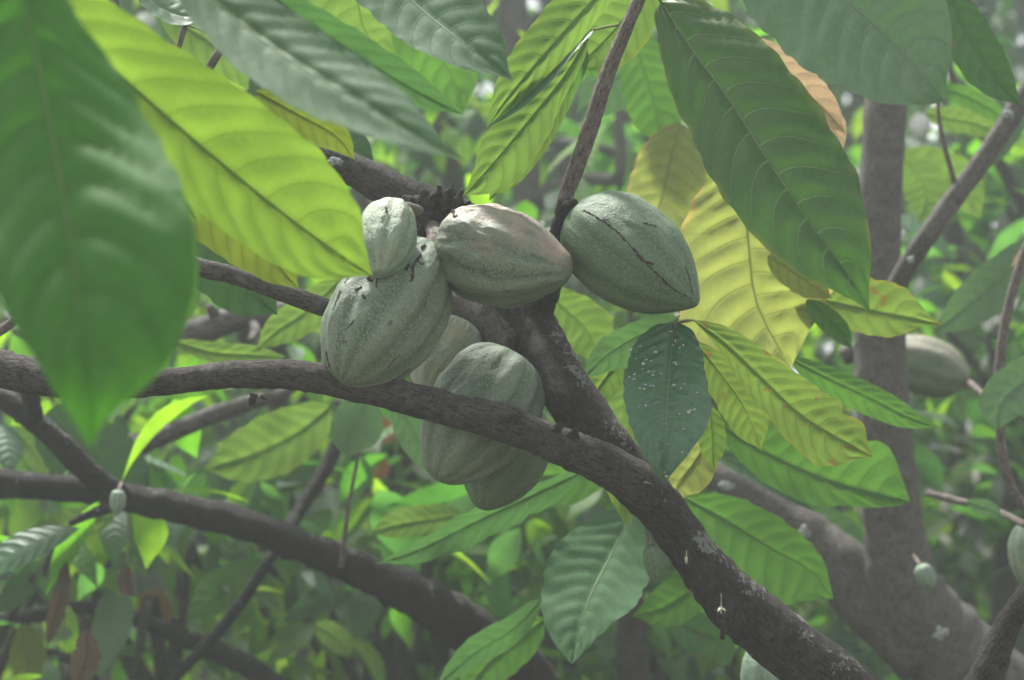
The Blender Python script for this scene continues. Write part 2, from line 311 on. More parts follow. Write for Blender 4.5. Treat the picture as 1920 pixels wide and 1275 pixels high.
# ------------------------------------------------------------ leaves
STD = [(0, 0), (.015, .16), (.05, .38), (.12, .62), (.25, .87), (.42, 1), (.58, .98), (.72, .84), (.83, .58), (.90, .33), (.94, .17), (.97, .08), (1, .01)]
OBO = [(0, 0), (.015, .12), (.05, .28), (.12, .48), (.28, .76), (.5, .97), (.65, 1), (.78, .86), (.87, .6), (.925, .32), (.955, .15), (.98, .07), (1, .01)]
OVL = [(0, 0), (.012, .3), (.04, .52), (.10, .76), (.22, .95), (.4, 1), (.6, .97), (.75, .82), (.86, .56), (.92, .32), (.955, .15), (.98, .07), (1, .01)]
LEAVES = []
LN = 0
def leaf(label, mids, wl, wr, mat, prof=STD, roll=0, cup=.08, N=10, wave=.03, jag=0.0, fold=0.0, pet=None, pl=None, pr=None, group=None, pillow=1.0, nu=72, half=9, thin=1.0, cat='leaf', rib=True):
    global LN; LN += 1; rs = random.Random(LN * 7 + 3)
    c = catmull([tuple(P(*m)) for m in mids], nu)
    PL = smooth_prof(pl or prof, nu); PR = smooth_prof(pr or prof, nu)
    base = Vector(c[0]); root = empty('cacao_leaf', base, label, cat, group)
    wr_px = (wr if pr is None else 1.0); wl_px = (wl if pl is None else 1.0)
    V = []; VU = []; grid = {}; cols = list(range(-half, half + 1)); sdv = rs.random() * 50
    L = sum((Vector(a) - Vector(b)).length for a, b in zip(c, c[1:]))
    for i in range(nu):
        u = i / (nu - 1); p = Vector(c[i])
        T = (Vector(c[min(i + 1, nu - 1)]) - Vector(c[max(i - 1, 0)])).normalized()
        view = (CAM - p).normalized(); lat = T.cross(view).normalized(); nrm = lat.cross(T).normalized()
        if nrm.dot(view) < 0: nrm = -nrm
        a = R(roll); lat2 = lat * math.cos(a) + nrm * math.sin(a); nrm2 = nrm * math.cos(a) - lat * math.sin(a)
        comp = 1 / max(.35, math.cos(a)); sd = S(p.y)
        for j in cols:
            v = j / half; av = abs(v); sgn = 1 if v >= 0 else -1
            pw = PR[i] * wr_px if sgn > 0 else PL[i] * wl_px
            e = 1 + wave * noise.noise(Vector((u * 9, sgn * 3, sdv))) * 2 + wave * .45 * math.sin((u * N + (.5 if sgn < 0 else 0)) * 2 * math.pi)
            if jag: e -= jag * max(0, noise.noise(Vector((u * 24, sgn * 5, sdv))) + .1) + jag * .35 * abs(noise.noise(Vector((u * 60, sgn * 2, sdv))))
            W = max(.0004, pw * sd * comp * e)
            s = u - .15 * av ** 1.8
            ph = (s * N + (.5 if sgn < 0 else 0)); fr = ph - math.floor(ph)
            h = math.sin(math.pi * fr) ** .6 if 0 < fr < 1 else 0
            taper = min(1, W / (.02 * max(.3, L / .3)))
            dz = pillow * .0042 * (L / .3) * h * min(1, av * 5) * (1 - .55 * av) * taper
            dz += cup * W * av * av + fold * W * av - (.0012 * math.exp(-av * 12) if rib else 0)
            dz += .13 * W * av * noise.noise(Vector((u * 4, sgn * 9, sdv + 4))) + .05 * W * av * av * noise.noise(Vector((u * 13, sgn * 5, sdv + 7)))
            dz += .012 * L * noise.noise(Vector((u * 2.5, v * 1.2, sdv + 11))) * min(1, W / (.02 * max(.3, L / .3)))
            q = p + lat2 * (W * v) + nrm2 * dz
            grid[(i, j)] = len(V); V.append(q); VU.append((u, v, s))
    F = []; FS = []
    for i in range(nu - 1):
        for j in cols[:-1]:
            F.append((grid[(i, j)], grid[(i + 1, j)], grid[(i + 1, j + 1)], grid[(i, j + 1)])); FS.append(1 if j >= 0 else -1)
    b = mesh_obj('blade', V, F, M[mat], root,
                 uvs={'blade': lambda f, v: (VU[v][0], VU[v][1] * .5 + .5),
                      'vein': lambda f, v: (VU[v][2] * N + (.5 if FS[f] < 0 else 0), abs(VU[v][1]))})
    if rib:
        yl = mat in ('yellow', 'lime', 'limespot')
        rp = []
        for i in range(0, nu, 6):
            q = V[grid[(i, 0)]]; n_ = (CAM - q).normalized(); rp.append((*(q + n_ * -.0002), .0011 * (L / .3) * (1 - .75 * i / nu) * thin))
        tube_mesh('midrib', rp, M['riby' if yl else 'rib'], root, rough=.02, seg=8, step=.008)
    if pet:
        pp = [(*P(x, y, d), .0014) for x, y, d in pet] + [(*base, .0013)]
        tube_mesh('petiole', pp, M['stalk'], root, rough=.05, seg=10, step=.006)
    LEAVES.append((V, grid, nu, half)); root['n'] = 0; del root['n']
    return root, V

def vine_twig(pts, mat, parent): return branch('twig', pts, mat, parent, seg=12)

# ------------------------------------------------------------ pods
PSH = [(0, .0), (.008, .2), (.03, .36), (.07, .52), (.14, .72), (.27, .93), (.42, 1), (.58, .97), (.73, .82), (.85, .6), (.93, .38), (.975, .22), (.995, .1), (1, 0)]
BLUNT = [(0, .0), (.01, .3), (.03, .5), (.08, .7), (.16, .86), (.3, .98), (.45, 1), (.62, .93), (.76, .76), (.87, .52), (.94, .34), (.98, .24), (.996, .12), (1, 0)]
def pod(label, a, b, rad, mat, phi=0, prof=PSH, stalk=None, ridge=1.0, wart=1.0, bend=0, flushdir=None, flushamt=0, nu=110, seg=180, group='cacao pods on the tree', name='cacao_pod', nr=5, neck=0):
    A, B = P(*a), P(*b); dm = (a[2] + b[2]) / 2; Rm = rad * S(dm)
    root = empty(name, A, label, 'cacao pod', group)
    ax = (B - A).normalized(); view = (CAM - (A + B) / 2).normalized()
    e1 = (view - ax * view.dot(ax)).normalized(); e2 = ax.cross(e1)
    pr = smooth_prof(prof, nu); V = []; F = []; RD = []; FL = []; UV = []; fd = Vector(flushdir).normalized() if flushdir else None
    sd_ = rad * .37
    def pt(u, th):
        i = u * (nu - 1); k = min(nu - 2, int(i)); r0 = pr[k] + (pr[k + 1] - pr[k]) * (i - k)
        fade = min(1, math.sin(math.pi * min(1, max(0, u))) ** .45 + .25) if 0 < u < 1 else 0
        t = th + phi
        rid = (.5 + .5 * math.cos(nr * t)); pair = (.5 + .5 * math.cos(2 * nr * t))
        g = .055 * ridge * (rid - .5) + .05 * ridge * (pair ** .7 - .5)
        d = e1 * math.cos(th) + e2 * math.sin(th)
        q0 = Vector((math.cos(th) * 1.2, math.sin(th) * 1.2, u * 2.2))
        wv = noise.noise(q0 * 4 + Vector((sd_, 0, 0))) * .035 + noise.noise(Vector((q0.x * 8, q0.y * 8, q0.z * 5)) + Vector((0, sd_, 0))) * .018 + (abs(noise.noise(Vector((q0.x * 15, q0.y * 15, q0.z * 5)) + Vector((0, sd_, 3)))) - .2) * .028
        r = Rm * r0 * (1 + g * fade + wart * wv * fade)
        return A + (B - A) * u + d * r + e2 * (bend * Rm * math.sin(math.pi * u)), d, .35 * rid + .65 * pair
    for i in range(nu):
        # denser rings towards both ends
        u = .5 - .5 * math.cos(math.pi * i / (nu - 1))
        for j in range(seg):
            th = 2 * math.pi * j / seg; q, d, rr = pt(u, th)
            V.append(q); RD.append(rr); UV.append((j / seg, u))
            f = 0
            if fd is not None: f = max(0, d.dot(fd) * 1.2 - .25 + .8 * noise.noise(q * 40)) * flushamt
            FL.append(min(1, f))
    for i in range(nu - 1):
        for j in range(seg):
            k = (j + 1) % seg; F.append((i * seg + j, i * seg + k, (i + 1) * seg + k, (i + 1) * seg + j))
    mesh_obj('husk', V, F, M[mat], root, attrs={'ridge': RD, 'flush': FL}, uvs={'pod': lambda f, v: UV[v]})
    if stalk:
        pts = [(*P(x, y, d), r * S(d)) for x, y, d, r in stalk]
        tube_mesh('stalk', pts, M['twig'], root, rough=.15, seg=14, step=.003)
    return root, pt
def scar(root, pt, path, r0=.0007, seed=1, name='scar'):
    """path: (u, theta) pairs over the husk"""
    rs = random.Random(seed); c = catmull([(a * 3, b, 0) for a, b in path], max(8, int(len(path) * 12))); pp = []
    for q in c:
        p, d, _ = pt(q[0] / 3 + rs.uniform(-.004, .004), q[1] + rs.uniform(-.012, .012)); pp.append((*(p + d * .0001), r0 * rs.uniform(.35, 1.5)))
    tube_mesh(name, pp, M['scar'], root, rough=.3, seg=8, step=.0015)

# ================================================================= SETTING
gt = NT('forest_floor'); gg = gt.n('ShaderNodeNewGeometry').outputs['Position']
gc = gt.mix(gt.ss(gt.noise(gg, 6, 5), .35, .65), (.06, .045, .03), (.10, .08, .05)); gc = gt.mix(gt.ss(gt.noise(gg, 1.7, 4), .5, .65), gc, (.04, .07, .02))
gp = gt.n('ShaderNodeBsdfPrincipled'); gt.set(gp, 'Base Color', gc); gt.set(gp, 'Roughness', .9); gt.set(gp, 'Normal', gt.bump(gt.noise(gg, 30, 5), 1, .03)); gt.t.links.new(gp.outputs[0], gt.out.inputs[0])
GV = []; GF = []; gxs = [-400, -60, -12] + [x * .5 for x in range(-20, 21)] + [12, 60, 400]; gys = [-400, -60, -8] + [y * .5 for y in range(-8, 31)] + [18, 60, 400]
for y in gys:
    for x in gxs: GV.append((x, y, .06 * noise.noise(Vector((x * .8, y * .8, 0))) if abs(x) < 11 and -5 < y < 16 else 0))
nx = len(gxs)
for i in range(len(gys) - 1):
    for j in range(nx - 1): a = i * nx + j; GF.append((a, a + 1, a + nx + 1, a + nx))
tag(mesh_obj('ground', GV, GF, gt.m), kind='structure')

# ---- leafy crowns of the trees behind
def leaf_cloud(name, spots, mat, parent, seed, nu=8):
    rs = random.Random(seed); V = []; F = []; UV = []
    prof = [0, .55, .85, 1, .92, .7, .32, 0.02]
    for (c, L, down) in spots:
        az = rs.uniform(0, 2 * math.pi); T = Vector((math.cos(az), math.sin(az), 0)) * rs.uniform(.35, 1) + Vector((0, 0, -down)); T.normalize()
        n0 = Vector((rs.uniform(-.6, .6), rs.uniform(-.6, .6), 1)); lat = T.cross(n0).normalized(); n = lat.cross(T).normalized()
        if n.z < 0: n = -n
        W = L * rs.uniform(.17, .25); cv = rs.uniform(.02, .28) * L; fo = rs.uniform(-.1, .35); ba = len(V)
        for i in range(nu):
            u = i / (nu - 1); p = Vector(c) + T * (L * (u - .4)) - n * (cv * (u - .3) ** 2 * 2)
            for v in (-1, -.5, 0, .5, 1):
                V.append(p + lat * (W * prof[i % 8] * v) + n * (fo * W * abs(v) * prof[i % 8] + .012 * L * noise.noise(Vector((u * 4, v * 2, L * 99))))); UV.append((u * 9 - 1.3 * abs(v) ** 1.6, abs(v)))
        for i in range(nu - 1):
            for j in range(4): a = ba + i * 5 + j; F.append((a, a + 5, a + 6, a + 1))
    return mesh_obj(name, V, F, M[mat], parent, uvs={'vein': lambda f, v: UV[v]})

def back_tree(label, x, y, h, spread, n, mat, seed, L=(.08, .18), z0=.35, tr=.03, cat='tree'):
    rs = random.Random(seed); root = empty('cacao_tree', (x, y, 0), label, cat, 'trees crowded behind the fruiting limb')
    top = Vector((x + rs.uniform(-.2, .2), y, h * .8))
    pts = [(x, y, -.05, tr * 1.25), (x + rs.uniform(-.06, .06), y, h * .3, tr), (x + rs.uniform(-.12, .12), y + .05, h * .55, tr * .8), (*top, tr * .4)]
    tube_mesh('trunk', pts, M['barkb'], root, rough=.1, seg=14, step=.04, seed=seed)
    spots = []
    for k in range(5):
        a = rs.uniform(0, 6.28); z = h * rs.uniform(.3, .75); e = Vector((x + math.cos(a) * spread * .8, y + math.sin(a) * spread * .6, z + rs.uniform(0, .6)))
        tube_mesh('branch', [(x, y, z - .1, tr * .5), ((x + e.x) / 2, (y + e.y) / 2, z + .2, tr * .38), (*e, tr * .2)], M['barkb'], root, rough=.1, seg=10, step=.04, seed=seed + k)
    # leaves hang in loose tiers with gaps between
    tiers = [(Vector((x + rs.gauss(0, spread * .6), y + rs.gauss(0, spread * .5), rs.uniform(z0, h)))) for _ in range(max(6, n // 14))]
    for _ in range(int(n * 2.5)):
        c = rs.choice(tiers); spots.append((c + Vector((rs.gauss(0, .2), rs.gauss(0, .2), rs.gauss(0, .12))), rs.uniform(*L), rs.uniform(-.15, 1.1)))
    leaf_cloud('crown', spots, mat, root, seed)
    return root
BT = [
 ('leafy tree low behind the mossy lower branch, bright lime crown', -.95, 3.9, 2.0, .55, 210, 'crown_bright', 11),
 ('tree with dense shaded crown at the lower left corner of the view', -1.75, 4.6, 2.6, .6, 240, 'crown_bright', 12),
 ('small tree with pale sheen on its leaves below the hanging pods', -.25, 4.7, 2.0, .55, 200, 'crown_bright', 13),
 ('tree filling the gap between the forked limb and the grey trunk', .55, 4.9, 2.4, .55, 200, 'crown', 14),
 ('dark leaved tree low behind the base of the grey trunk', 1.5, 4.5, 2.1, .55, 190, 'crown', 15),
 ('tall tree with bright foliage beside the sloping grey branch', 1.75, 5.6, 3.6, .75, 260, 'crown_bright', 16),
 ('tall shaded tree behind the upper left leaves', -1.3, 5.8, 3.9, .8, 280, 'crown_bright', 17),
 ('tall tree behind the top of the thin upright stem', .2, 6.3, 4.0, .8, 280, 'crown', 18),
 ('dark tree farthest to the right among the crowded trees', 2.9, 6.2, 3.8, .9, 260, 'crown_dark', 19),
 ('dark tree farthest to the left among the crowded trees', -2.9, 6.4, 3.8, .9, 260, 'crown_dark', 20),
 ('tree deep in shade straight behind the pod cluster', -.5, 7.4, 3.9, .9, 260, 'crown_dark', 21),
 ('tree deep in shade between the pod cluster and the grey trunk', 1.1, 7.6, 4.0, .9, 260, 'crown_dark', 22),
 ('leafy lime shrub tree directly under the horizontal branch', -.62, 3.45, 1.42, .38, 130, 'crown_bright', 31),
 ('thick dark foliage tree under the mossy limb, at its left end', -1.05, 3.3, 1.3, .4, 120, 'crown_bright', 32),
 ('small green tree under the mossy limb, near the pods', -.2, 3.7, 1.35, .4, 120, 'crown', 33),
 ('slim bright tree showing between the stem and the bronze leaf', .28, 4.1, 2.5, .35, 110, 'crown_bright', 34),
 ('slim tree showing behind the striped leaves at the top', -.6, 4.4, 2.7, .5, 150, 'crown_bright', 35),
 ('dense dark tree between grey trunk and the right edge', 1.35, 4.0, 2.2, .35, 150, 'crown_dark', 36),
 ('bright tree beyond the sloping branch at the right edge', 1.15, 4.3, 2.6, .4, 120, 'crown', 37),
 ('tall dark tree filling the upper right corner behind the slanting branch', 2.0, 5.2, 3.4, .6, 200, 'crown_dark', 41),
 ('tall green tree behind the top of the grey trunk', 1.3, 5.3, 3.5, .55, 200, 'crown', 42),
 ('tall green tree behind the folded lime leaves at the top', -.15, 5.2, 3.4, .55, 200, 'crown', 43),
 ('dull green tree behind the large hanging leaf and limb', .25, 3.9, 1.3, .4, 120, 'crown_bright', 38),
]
for a in BT: back_tree(*a)
rs = random.Random(5); sp = []
for _ in range(15000):
    y = rs.uniform(8.6, 12.5); sp.append((Vector((rs.uniform(-7.5, 7.5), y, rs.random() * 6.8)), rs.uniform(.24, .5), rs.uniform(.1, 1.2)))
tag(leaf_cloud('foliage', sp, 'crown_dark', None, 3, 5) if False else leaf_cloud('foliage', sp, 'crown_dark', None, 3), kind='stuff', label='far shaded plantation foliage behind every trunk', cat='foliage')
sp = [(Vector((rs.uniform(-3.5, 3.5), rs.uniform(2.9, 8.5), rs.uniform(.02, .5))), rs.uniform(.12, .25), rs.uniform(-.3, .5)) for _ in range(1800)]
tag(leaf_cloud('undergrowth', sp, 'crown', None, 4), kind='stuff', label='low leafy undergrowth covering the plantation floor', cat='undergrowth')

# ================================================================= FRUITING TREE (in focus)
T1 = empty('cacao_tree', (.95, 2.25, 0), 'dark forked cacao limb with lichen streaks carrying the large pods', 'tree')
kn = [(P(1320, 1090, 1.96), .022, .009), (P(1215, 905, 1.95), .03, .004), (P(1490, 1225, 1.95), .022, .008), (P(1225, 1040, 1.99), .02, .004)]
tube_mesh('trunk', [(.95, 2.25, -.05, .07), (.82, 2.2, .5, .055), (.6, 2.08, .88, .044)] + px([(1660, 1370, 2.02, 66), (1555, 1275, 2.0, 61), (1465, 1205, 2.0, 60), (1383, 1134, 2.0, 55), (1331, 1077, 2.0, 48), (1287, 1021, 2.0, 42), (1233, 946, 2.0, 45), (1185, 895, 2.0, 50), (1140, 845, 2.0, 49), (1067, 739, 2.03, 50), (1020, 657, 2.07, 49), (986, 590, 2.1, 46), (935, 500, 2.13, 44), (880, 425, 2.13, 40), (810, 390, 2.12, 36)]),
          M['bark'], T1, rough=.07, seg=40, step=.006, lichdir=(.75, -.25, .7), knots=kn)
branch('branch', [(1225, 925, 1.99, 40), (1150, 878, 1.97, 40), (1080, 848, 1.95, 38), (1000, 815, 1.94, 34), (940, 790, 1.94, 36), (860, 772, 1.93, 32), (700, 730, 1.92, 31), (560, 704, 1.92, 29), (440, 702, 1.93, 26), (330, 714, 1.94, 25), (200, 722, 1.95, 27), (90, 712, 1.96, 31), (0, 690, 1.97, 36), (-150, 640, 2.0, 40), (-500, 560, 2.1, 44)], 'barkp', T1, rough=.07, seg=30, step=.005,
       knots=[(P(955, 768, 1.9), .016, .011), (P(1050, 825, 1.9), .02, .005), (P(1110, 848, 1.9), .02, .005), (P(640, 745, 1.88), .012, .002), (P(760, 742, 1.88), .01, .002), (P(400, 700, 1.9), .012, .002), (P(880, 765, 1.88), .01, .0025), (P(20, 700, 1.93), .015, .004), (P(475, 735, 1.9), .008, .006), (P(480, 725, 1.9), .012, .003)])
branch('branch', [(870, 420, 2.13, 44), (810, 395, 2.13, 42), (730, 355, 2.13, 36), (650, 312, 2.13, 30), (590, 285, 2.14, 27), (450, 215, 2.2, 24), (250, 90, 2.3, 22), (60, -60, 2.4, 18)], 'barkp', T1, rough=.06, seg=24, step=.005)
branch('branch', [(975, 655, 2.08, 40), (920, 605, 2.12, 34), (860, 575, 2.15, 32), (760, 580, 2.16, 22), (690, 592, 2.12, 17), (615, 578, 2.08, 18), (540, 552, 2.06, 18), (450, 520, 2.04, 17), (355, 497, 2.02, 18), (250, 470, 2.03, 17), (60, 400, 2.06, 15)], 'barkg', T1, rough=.06, seg=22, step=.005)
branch('branch', [(985, 640, 2.09, 30), (1015, 570, 2.08, 28), (1045, 470, 2.03, 24), (1058, 420, 2.0, 23), (1066, 385, 1.99, 22), (1071, 378, 1.99, 12)], 'bark', T1, rough=.16, seg=22, step=.004)
branch('branch', [(1052, 425, 2.02, 14), (1058, 380, 2.02, 14), (1082, 310, 2.01, 16), (1110, 230, 2.0, 16), (1135, 150, 2.0, 15), (1165, 75, 2.0, 13), (1198, 0, 2.0, 12), (1250, -110, 1.98, 12), (1330, -260, 1.95, 12), (1480, -420, 1.9, 10)], 'twig', T1, rough=.05, seg=18, step=.005, knots=[(P(1094, 275, 1.97), .01, .0015)])
# broken, splintered stub over the pod cluster
def stub(x, y, d, ln, r, ang, seed):
    rs_ = random.Random(seed); b = P(x, y, d); dirv = Vector((math.cos(R(ang)), rs_.uniform(-.4, .2), math.sin(R(ang)))).normalized()
    e = b + dirv * ln * S(d); m_ = b.lerp(e, .5) + Vector((rs_.uniform(-1, 1), 0, rs_.uniform(-1, 1))) * .002
    tube_mesh('bark_stub', [(*b, r * S(d)), (*m_, r * .85 * S(d)), (*e, r * .35 * S(d))], M['bark'], T1, rough=.38, seg=14, step=.002, seed=seed)
for i, (x, y, ln, r, ang) in enumerate([(800, 395, 40, 20, 100), (815, 385, 38, 11, 75), (835, 395, 42, 14, 80), (850, 395, 45, 11, 68), (862, 392, 25, 8, 30), (780, 385, 30, 16, 150), (825, 400, 36, 12, 50), (795, 430, 44, 16, 220), (855, 380, 36, 5, 100), (842, 372, 24, 4, 60)]): stub(x, y, 2.07, ln, r, ang, 40 + i)
for i, (x, y, ln, r, ang) in enumerate([(940, 790, 30, 11, 20), (965, 790, 22, 8, 60), (1040, 810, 22, 9, 40), (1070, 822, 24, 8, 60), (1085, 825, 20, 5, 100), (475, 738, 24, 7, 260), (470, 745, 14, 5, 300), (490, 742, 12, 4, 330), (1215, 905, 25, 8, 270)]): stub(x, y, 1.9 if x < 1200 else 1.94, ln, r, ang, 70 + i)
stub(1080, 395, 1.97, 30, 13, 20, 91); stub(1068, 385, 1.97, 16, 16, 95, 92); stub(1085, 405, 1.96, 22, 4, 60, 93)
def lichen(x, y, d, rx, ry, parent, seed):
    c = P(x, y, d); s_ = S(d); V = [c + Vector((0, -.0012, 0))]; n = 32; F = []
    for r_, dy in ((.35, -.001), (.7, -.0004), (1, .0012), (1.0, .006)):
        for k in range(n):
            a = 2 * math.pi * k / n; q = r_ * (1 + .75 * noise.noise(Vector((math.cos(a) * 1.6, math.sin(a) * 1.6, seed * 3.1))) + .35 * noise.noise(Vector((math.cos(a) * 5, math.sin(a) * 5, seed))))
            V.append(c + Vector((math.cos(a) * rx * s_ * q, dy + .001 * noise.noise(Vector((k, r_ * 9, seed))), math.sin(a) * ry * s_ * q)))
    for k in range(n):
        F.append((0, 1 + (k + 1) % n, 1 + k))
        for m in range(3): F.append((1 + m * n + k, 1 + m * n + (k + 1) % n, 1 + (m + 1) * n + (k + 1) % n, 1 + (m + 1) * n + k))
    mesh_obj('lichen_patch', V, F, M['lich'], parent)
lichen(627, 303, 2.075, 12, 9, T1, 3)

# ================================================================= MOSSY LOWER LIMB (blurred, left)
T3 = empty('cacao_tree', (.15, 3.1, 0), 'blurred dark limb crossing the lower part with a thinner shoot joining it', 'tree')
tube_mesh('trunk', px([(-700, 900, 2.9, 40), (-200, 915, 2.85, 38), (0, 908, 2.8, 28), (100, 914, 2.8, 25), (220, 930, 2.8, 26), (330, 952, 2.8, 29), (450, 980, 2.8, 30), (560, 1022, 2.8, 30), (690, 1075, 2.82, 35), (800, 1130, 2.85, 42), (900, 1200, 2.9, 48), (1000, 1290, 2.95, 54)]) + [(.12, 3.05, .6, .07), (.15, 3.1, -.05, .085)], M['barkd'], T3, rough=.12, seg=26, step=.012, seed=4)
branch('branch', [(235, 940, 2.76, 25), (170, 890, 2.72, 23), (110, 830, 2.7, 22), (60, 785, 2.7, 22), (0, 745, 2.7, 20), (-200, 640, 2.7, 20)], 'barkd', T3, rough=.1)
branch('branch', [(66, 790, 2.7, 17), (58, 750, 2.65, 17), (55, 700, 2.6, 16)], 'barkd', T3, rough=.15)
branch('branch', [(225, 945, 2.74, 14), (180, 960, 2.7, 10), (130, 982, 2.68, 6)], 'barkd', T3, rough=.15, seg=12)
branch('branch', [(640, 1062, 2.76, 6), (652, 960, 2.72, 4), (670, 860, 2.7, 3.5), (682, 780, 2.68, 3)], 'twig', T3, seg=10)
branch('branch', [(300, 1300, 3.2, 10), (400, 1195, 3.1, 11), (460, 1120, 3.05, 11), (505, 1050, 3.0, 10), (560, 960, 3.1, 13), (610, 880, 3.15, 14), (650, 790, 3.2, 15), (700, 690, 3.3, 14)], 'barkd', T3, rough=.12, seg=14)
branch('branch', [(-60, 1180, 3.3, 16), (60, 1155, 3.3, 15), (170, 1140, 3.3, 14), (280, 1170, 3.3, 16), (380, 1210, 3.3, 20), (480, 1260, 3.3, 22), (560, 1330, 3.3, 24)], 'barkd', T3, rough=.12, seg=16)

# ================================================================= BLURRED BRANCH, middle left
T4 = empty('cacao_tree', (-1.75, 3.3, 0), 'blurred brown branches low between the left leaves and the pod cluster', 'tree')
tube_mesh('trunk', [(-1.75, 3.3, -.05, .06), (-1.6, 3.25, .8, .05)] + px([(150, 640, 3.1, 24), (370, 622, 3.0, 27), (440, 598, 3.0, 25), (520, 590, 3.0, 24), (590, 565, 3.0, 26), (700, 545, 3.05, 26), (900, 500, 3.15, 22)]), M['barkg'], T4, rough=.09, seg=18, step=.015, seed=7)
branch('branch', [(250, 838, 2.95, 19), (310, 815, 2.93, 18), (400, 778, 2.9, 17), (470, 755, 2.9, 15), (530, 738, 2.9, 10), (590, 700, 2.95, 7)], 'barkg', T4, rough=.09, seg=16)
branch('branch', [(210, 850, 3.0, 22), (262, 836, 2.95, 22)], 'lich' if False else 'barkg', T4, rough=.2, seg=16)
branch('branch', [(470, 596, 3.0, 9), (480, 620, 2.95, 9), (468, 640, 2.9, 6)], 'barkg', T4, rough=.2, seg=12)
branch('branch', [(415, 605, 3.0, 11), (400, 585, 2.98, 10), (392, 572, 2.97, 8)], 'barkg', T4, rough=.2, seg=12)

# ================================================================= GREY TRUNK on the right
T2_ = empty('cacao_tree', (1.5, 3.15, 0), 'smooth grey upright trunk with a slanting knotty branch and a thick lichen spotted limb', 'tree')
tube_mesh('trunk', [(1.5, 3.15, -.05, .13), (1.38, 3.1, .4, .11)] + px([(1850, 1290, 3.0, 88), (1770, 1210, 3.0, 86), (1705, 1120, 2.98, 70), (1680, 1020, 2.97, 58), (1668, 900, 2.96, 53), (1655, 760, 2.95, 50), (1650, 640, 2.95, 48), (1645, 480, 2.95, 44), (1652, 340, 2.95, 40), (1660, 200, 2.95, 39), (1672, 0, 2.97, 38), (1690, -300, 3.0, 34)]), M['barkg'], T2_, rough=.05, seg=34, step=.012, seed=2, knots=[(P(1692, 1090, 2.9), .04, .006), (P(1672, 683, 2.86), .014, .008)])
branch('branch', [(1745, 1215, 3.0, 80), (1650, 1140, 3.02, 66), (1570, 1060, 3.04, 58), (1480, 980, 3.06, 46), (1400, 920, 3.08, 36), (1340, 890, 3.1, 30), (1200, 830, 3.2, 26), (1050, 740, 3.3, 22), (900, 640, 3.4, 18)], 'barkg', T2_, rough=.07, seg=26, step=.012)
branch('branch', [(1660, 700, 2.96, 20), (1610, 660, 2.98, 20), (1580, 668, 2.99, 17)], 'barkg', T2_, rough=.1)
lichen(1765, 1187, 2.83, 12, 14, T2_, 5); lichen(1508, 998, 2.9, 11, 9, T2_, 6); lichen(1362, 912, 3.0, 12, 8, T2_, 8)

tube_mesh('branch', px([(1650, 640, 2.95, 20), (1668, 570, 2.88, 20), (1695, 510, 2.8, 19), (1740, 440, 2.72, 19), (1790, 370, 2.7, 19), (1850, 290, 2.68, 19), (1905, 205, 2.66, 20), (1960, 120, 2.64, 18), (2100, -80, 2.6, 15), (2300, -380, 2.6, 10)]), M['barkl'], T2_, rough=.06, seg=20, step=.01, seed=6, knots=[(P(1893, 212, 2.6), .014, .008), (P(1712, 487, 2.68), .012, .005)])
branch('branch', [(1790, 345, 2.7, 5), (1778, 300, 2.69, 5), (1765, 250, 2.68, 4.5), (1757, 185, 2.66, 3)], 'twig', T2_, seg=10)
lichen(1893, 213, 2.6, 8, 8, T2_, 11); lichen(1708, 487, 2.66, 7, 7, T2_, 12); 
T6 = empty('cacao_shoot', (1.95, 2.5, 0), 'thin curved grey stem hanging down the right edge', 'shoot')
tube_mesh('stem', px([(1990, 330, 2.5, 8), (1935, 440, 2.5, 9), (1900, 540, 2.5, 9), (1882, 620, 2.5, 9), (1872, 720, 2.5, 9), (1876, 820, 2.5, 9), (1895, 910, 2.5, 9), (1940, 980, 2.5, 10), (2050, 1200, 2.5, 12)]) + [(1.35, 2.5, .5, .014), (1.4, 2.5, -.05, .016)], M['twig'], T6, rough=.06, seg=12, step=.01)
T6.location = (1.4, 2.5, 0)
for o_ in T6.children: o_.matrix_parent_inverse = Matrix.Translation(-T6.location)
branch('branch', [(1740, 925, 2.7, 7), (1800, 940, 2.65, 7), (1860, 955, 2.6, 7), (1925, 985, 2.5, 7)], 'twig', T6, seg=10)
branch('branch', [(1856, 748, 2.68, 4), (1866, 752, 2.6, 6), (1878, 760, 2.5, 6)], 'twig', T6, seg=10)
T7 = empty('cacao_shoot', (.9, 1.85, 0), 'sharp brown branch end rising at the lower right corner', 'shoot')
tube_mesh('stem', [(.75, 1.85, -.05, .022), (.7, 1.85, .6, .019)] + px([(1825, 1340, 1.85, 36), (1850, 1270, 1.85, 33), (1880, 1190, 1.85, 26), (1915, 1130, 1.85, 22), (1990, 1030, 1.86, 20), (2150, 860, 1.9, 16)]), M['bark'], T7, rough=.08, seg=20, step=.006, knots=[(P(1868, 1205, 1.82), .01, .004)])

T9 = empty('cacao_shoot', (-.9, 2.15, 0), 'thin grey twigs poking up between leaves at the top left', 'shoot')
tube_mesh('stem', [(-.9, 2.15, -.05, .012), (-.8, 2.15, .9, .01)] + px([(-160, 760, 2.2, 10), (40, 590, 2.2, 9), (170, 460, 2.15, 9), (330, 230, 2.15, 8), (400, 115, 2.1, 8), (425, 75, 2.1, 8), (455, 20, 2.1, 6), (500, -80, 2.1, 5)]), M['twig'], T9, rough=.08, seg=12, step=.01)
branch('branch', [(310, 160, 2.12, 6), (338, 80, 2.1, 5), (348, 35, 2.1, 6), (352, -40, 2.1, 5)], 'twig', T9, seg=10)
branch('branch', [(346, 45, 2.1, 2), (365, 52, 2.1, 2), (392, 60, 2.08, 2)], 'twig', T9, seg=8)
branch('branch', [(205, -60, 2.0, 10), (212, 0, 2.0, 10), (226, 40, 2.0, 9), (250, 120, 2.05, 8), (180, 500, 2.15, 8)], 'twig', T9, seg=10)

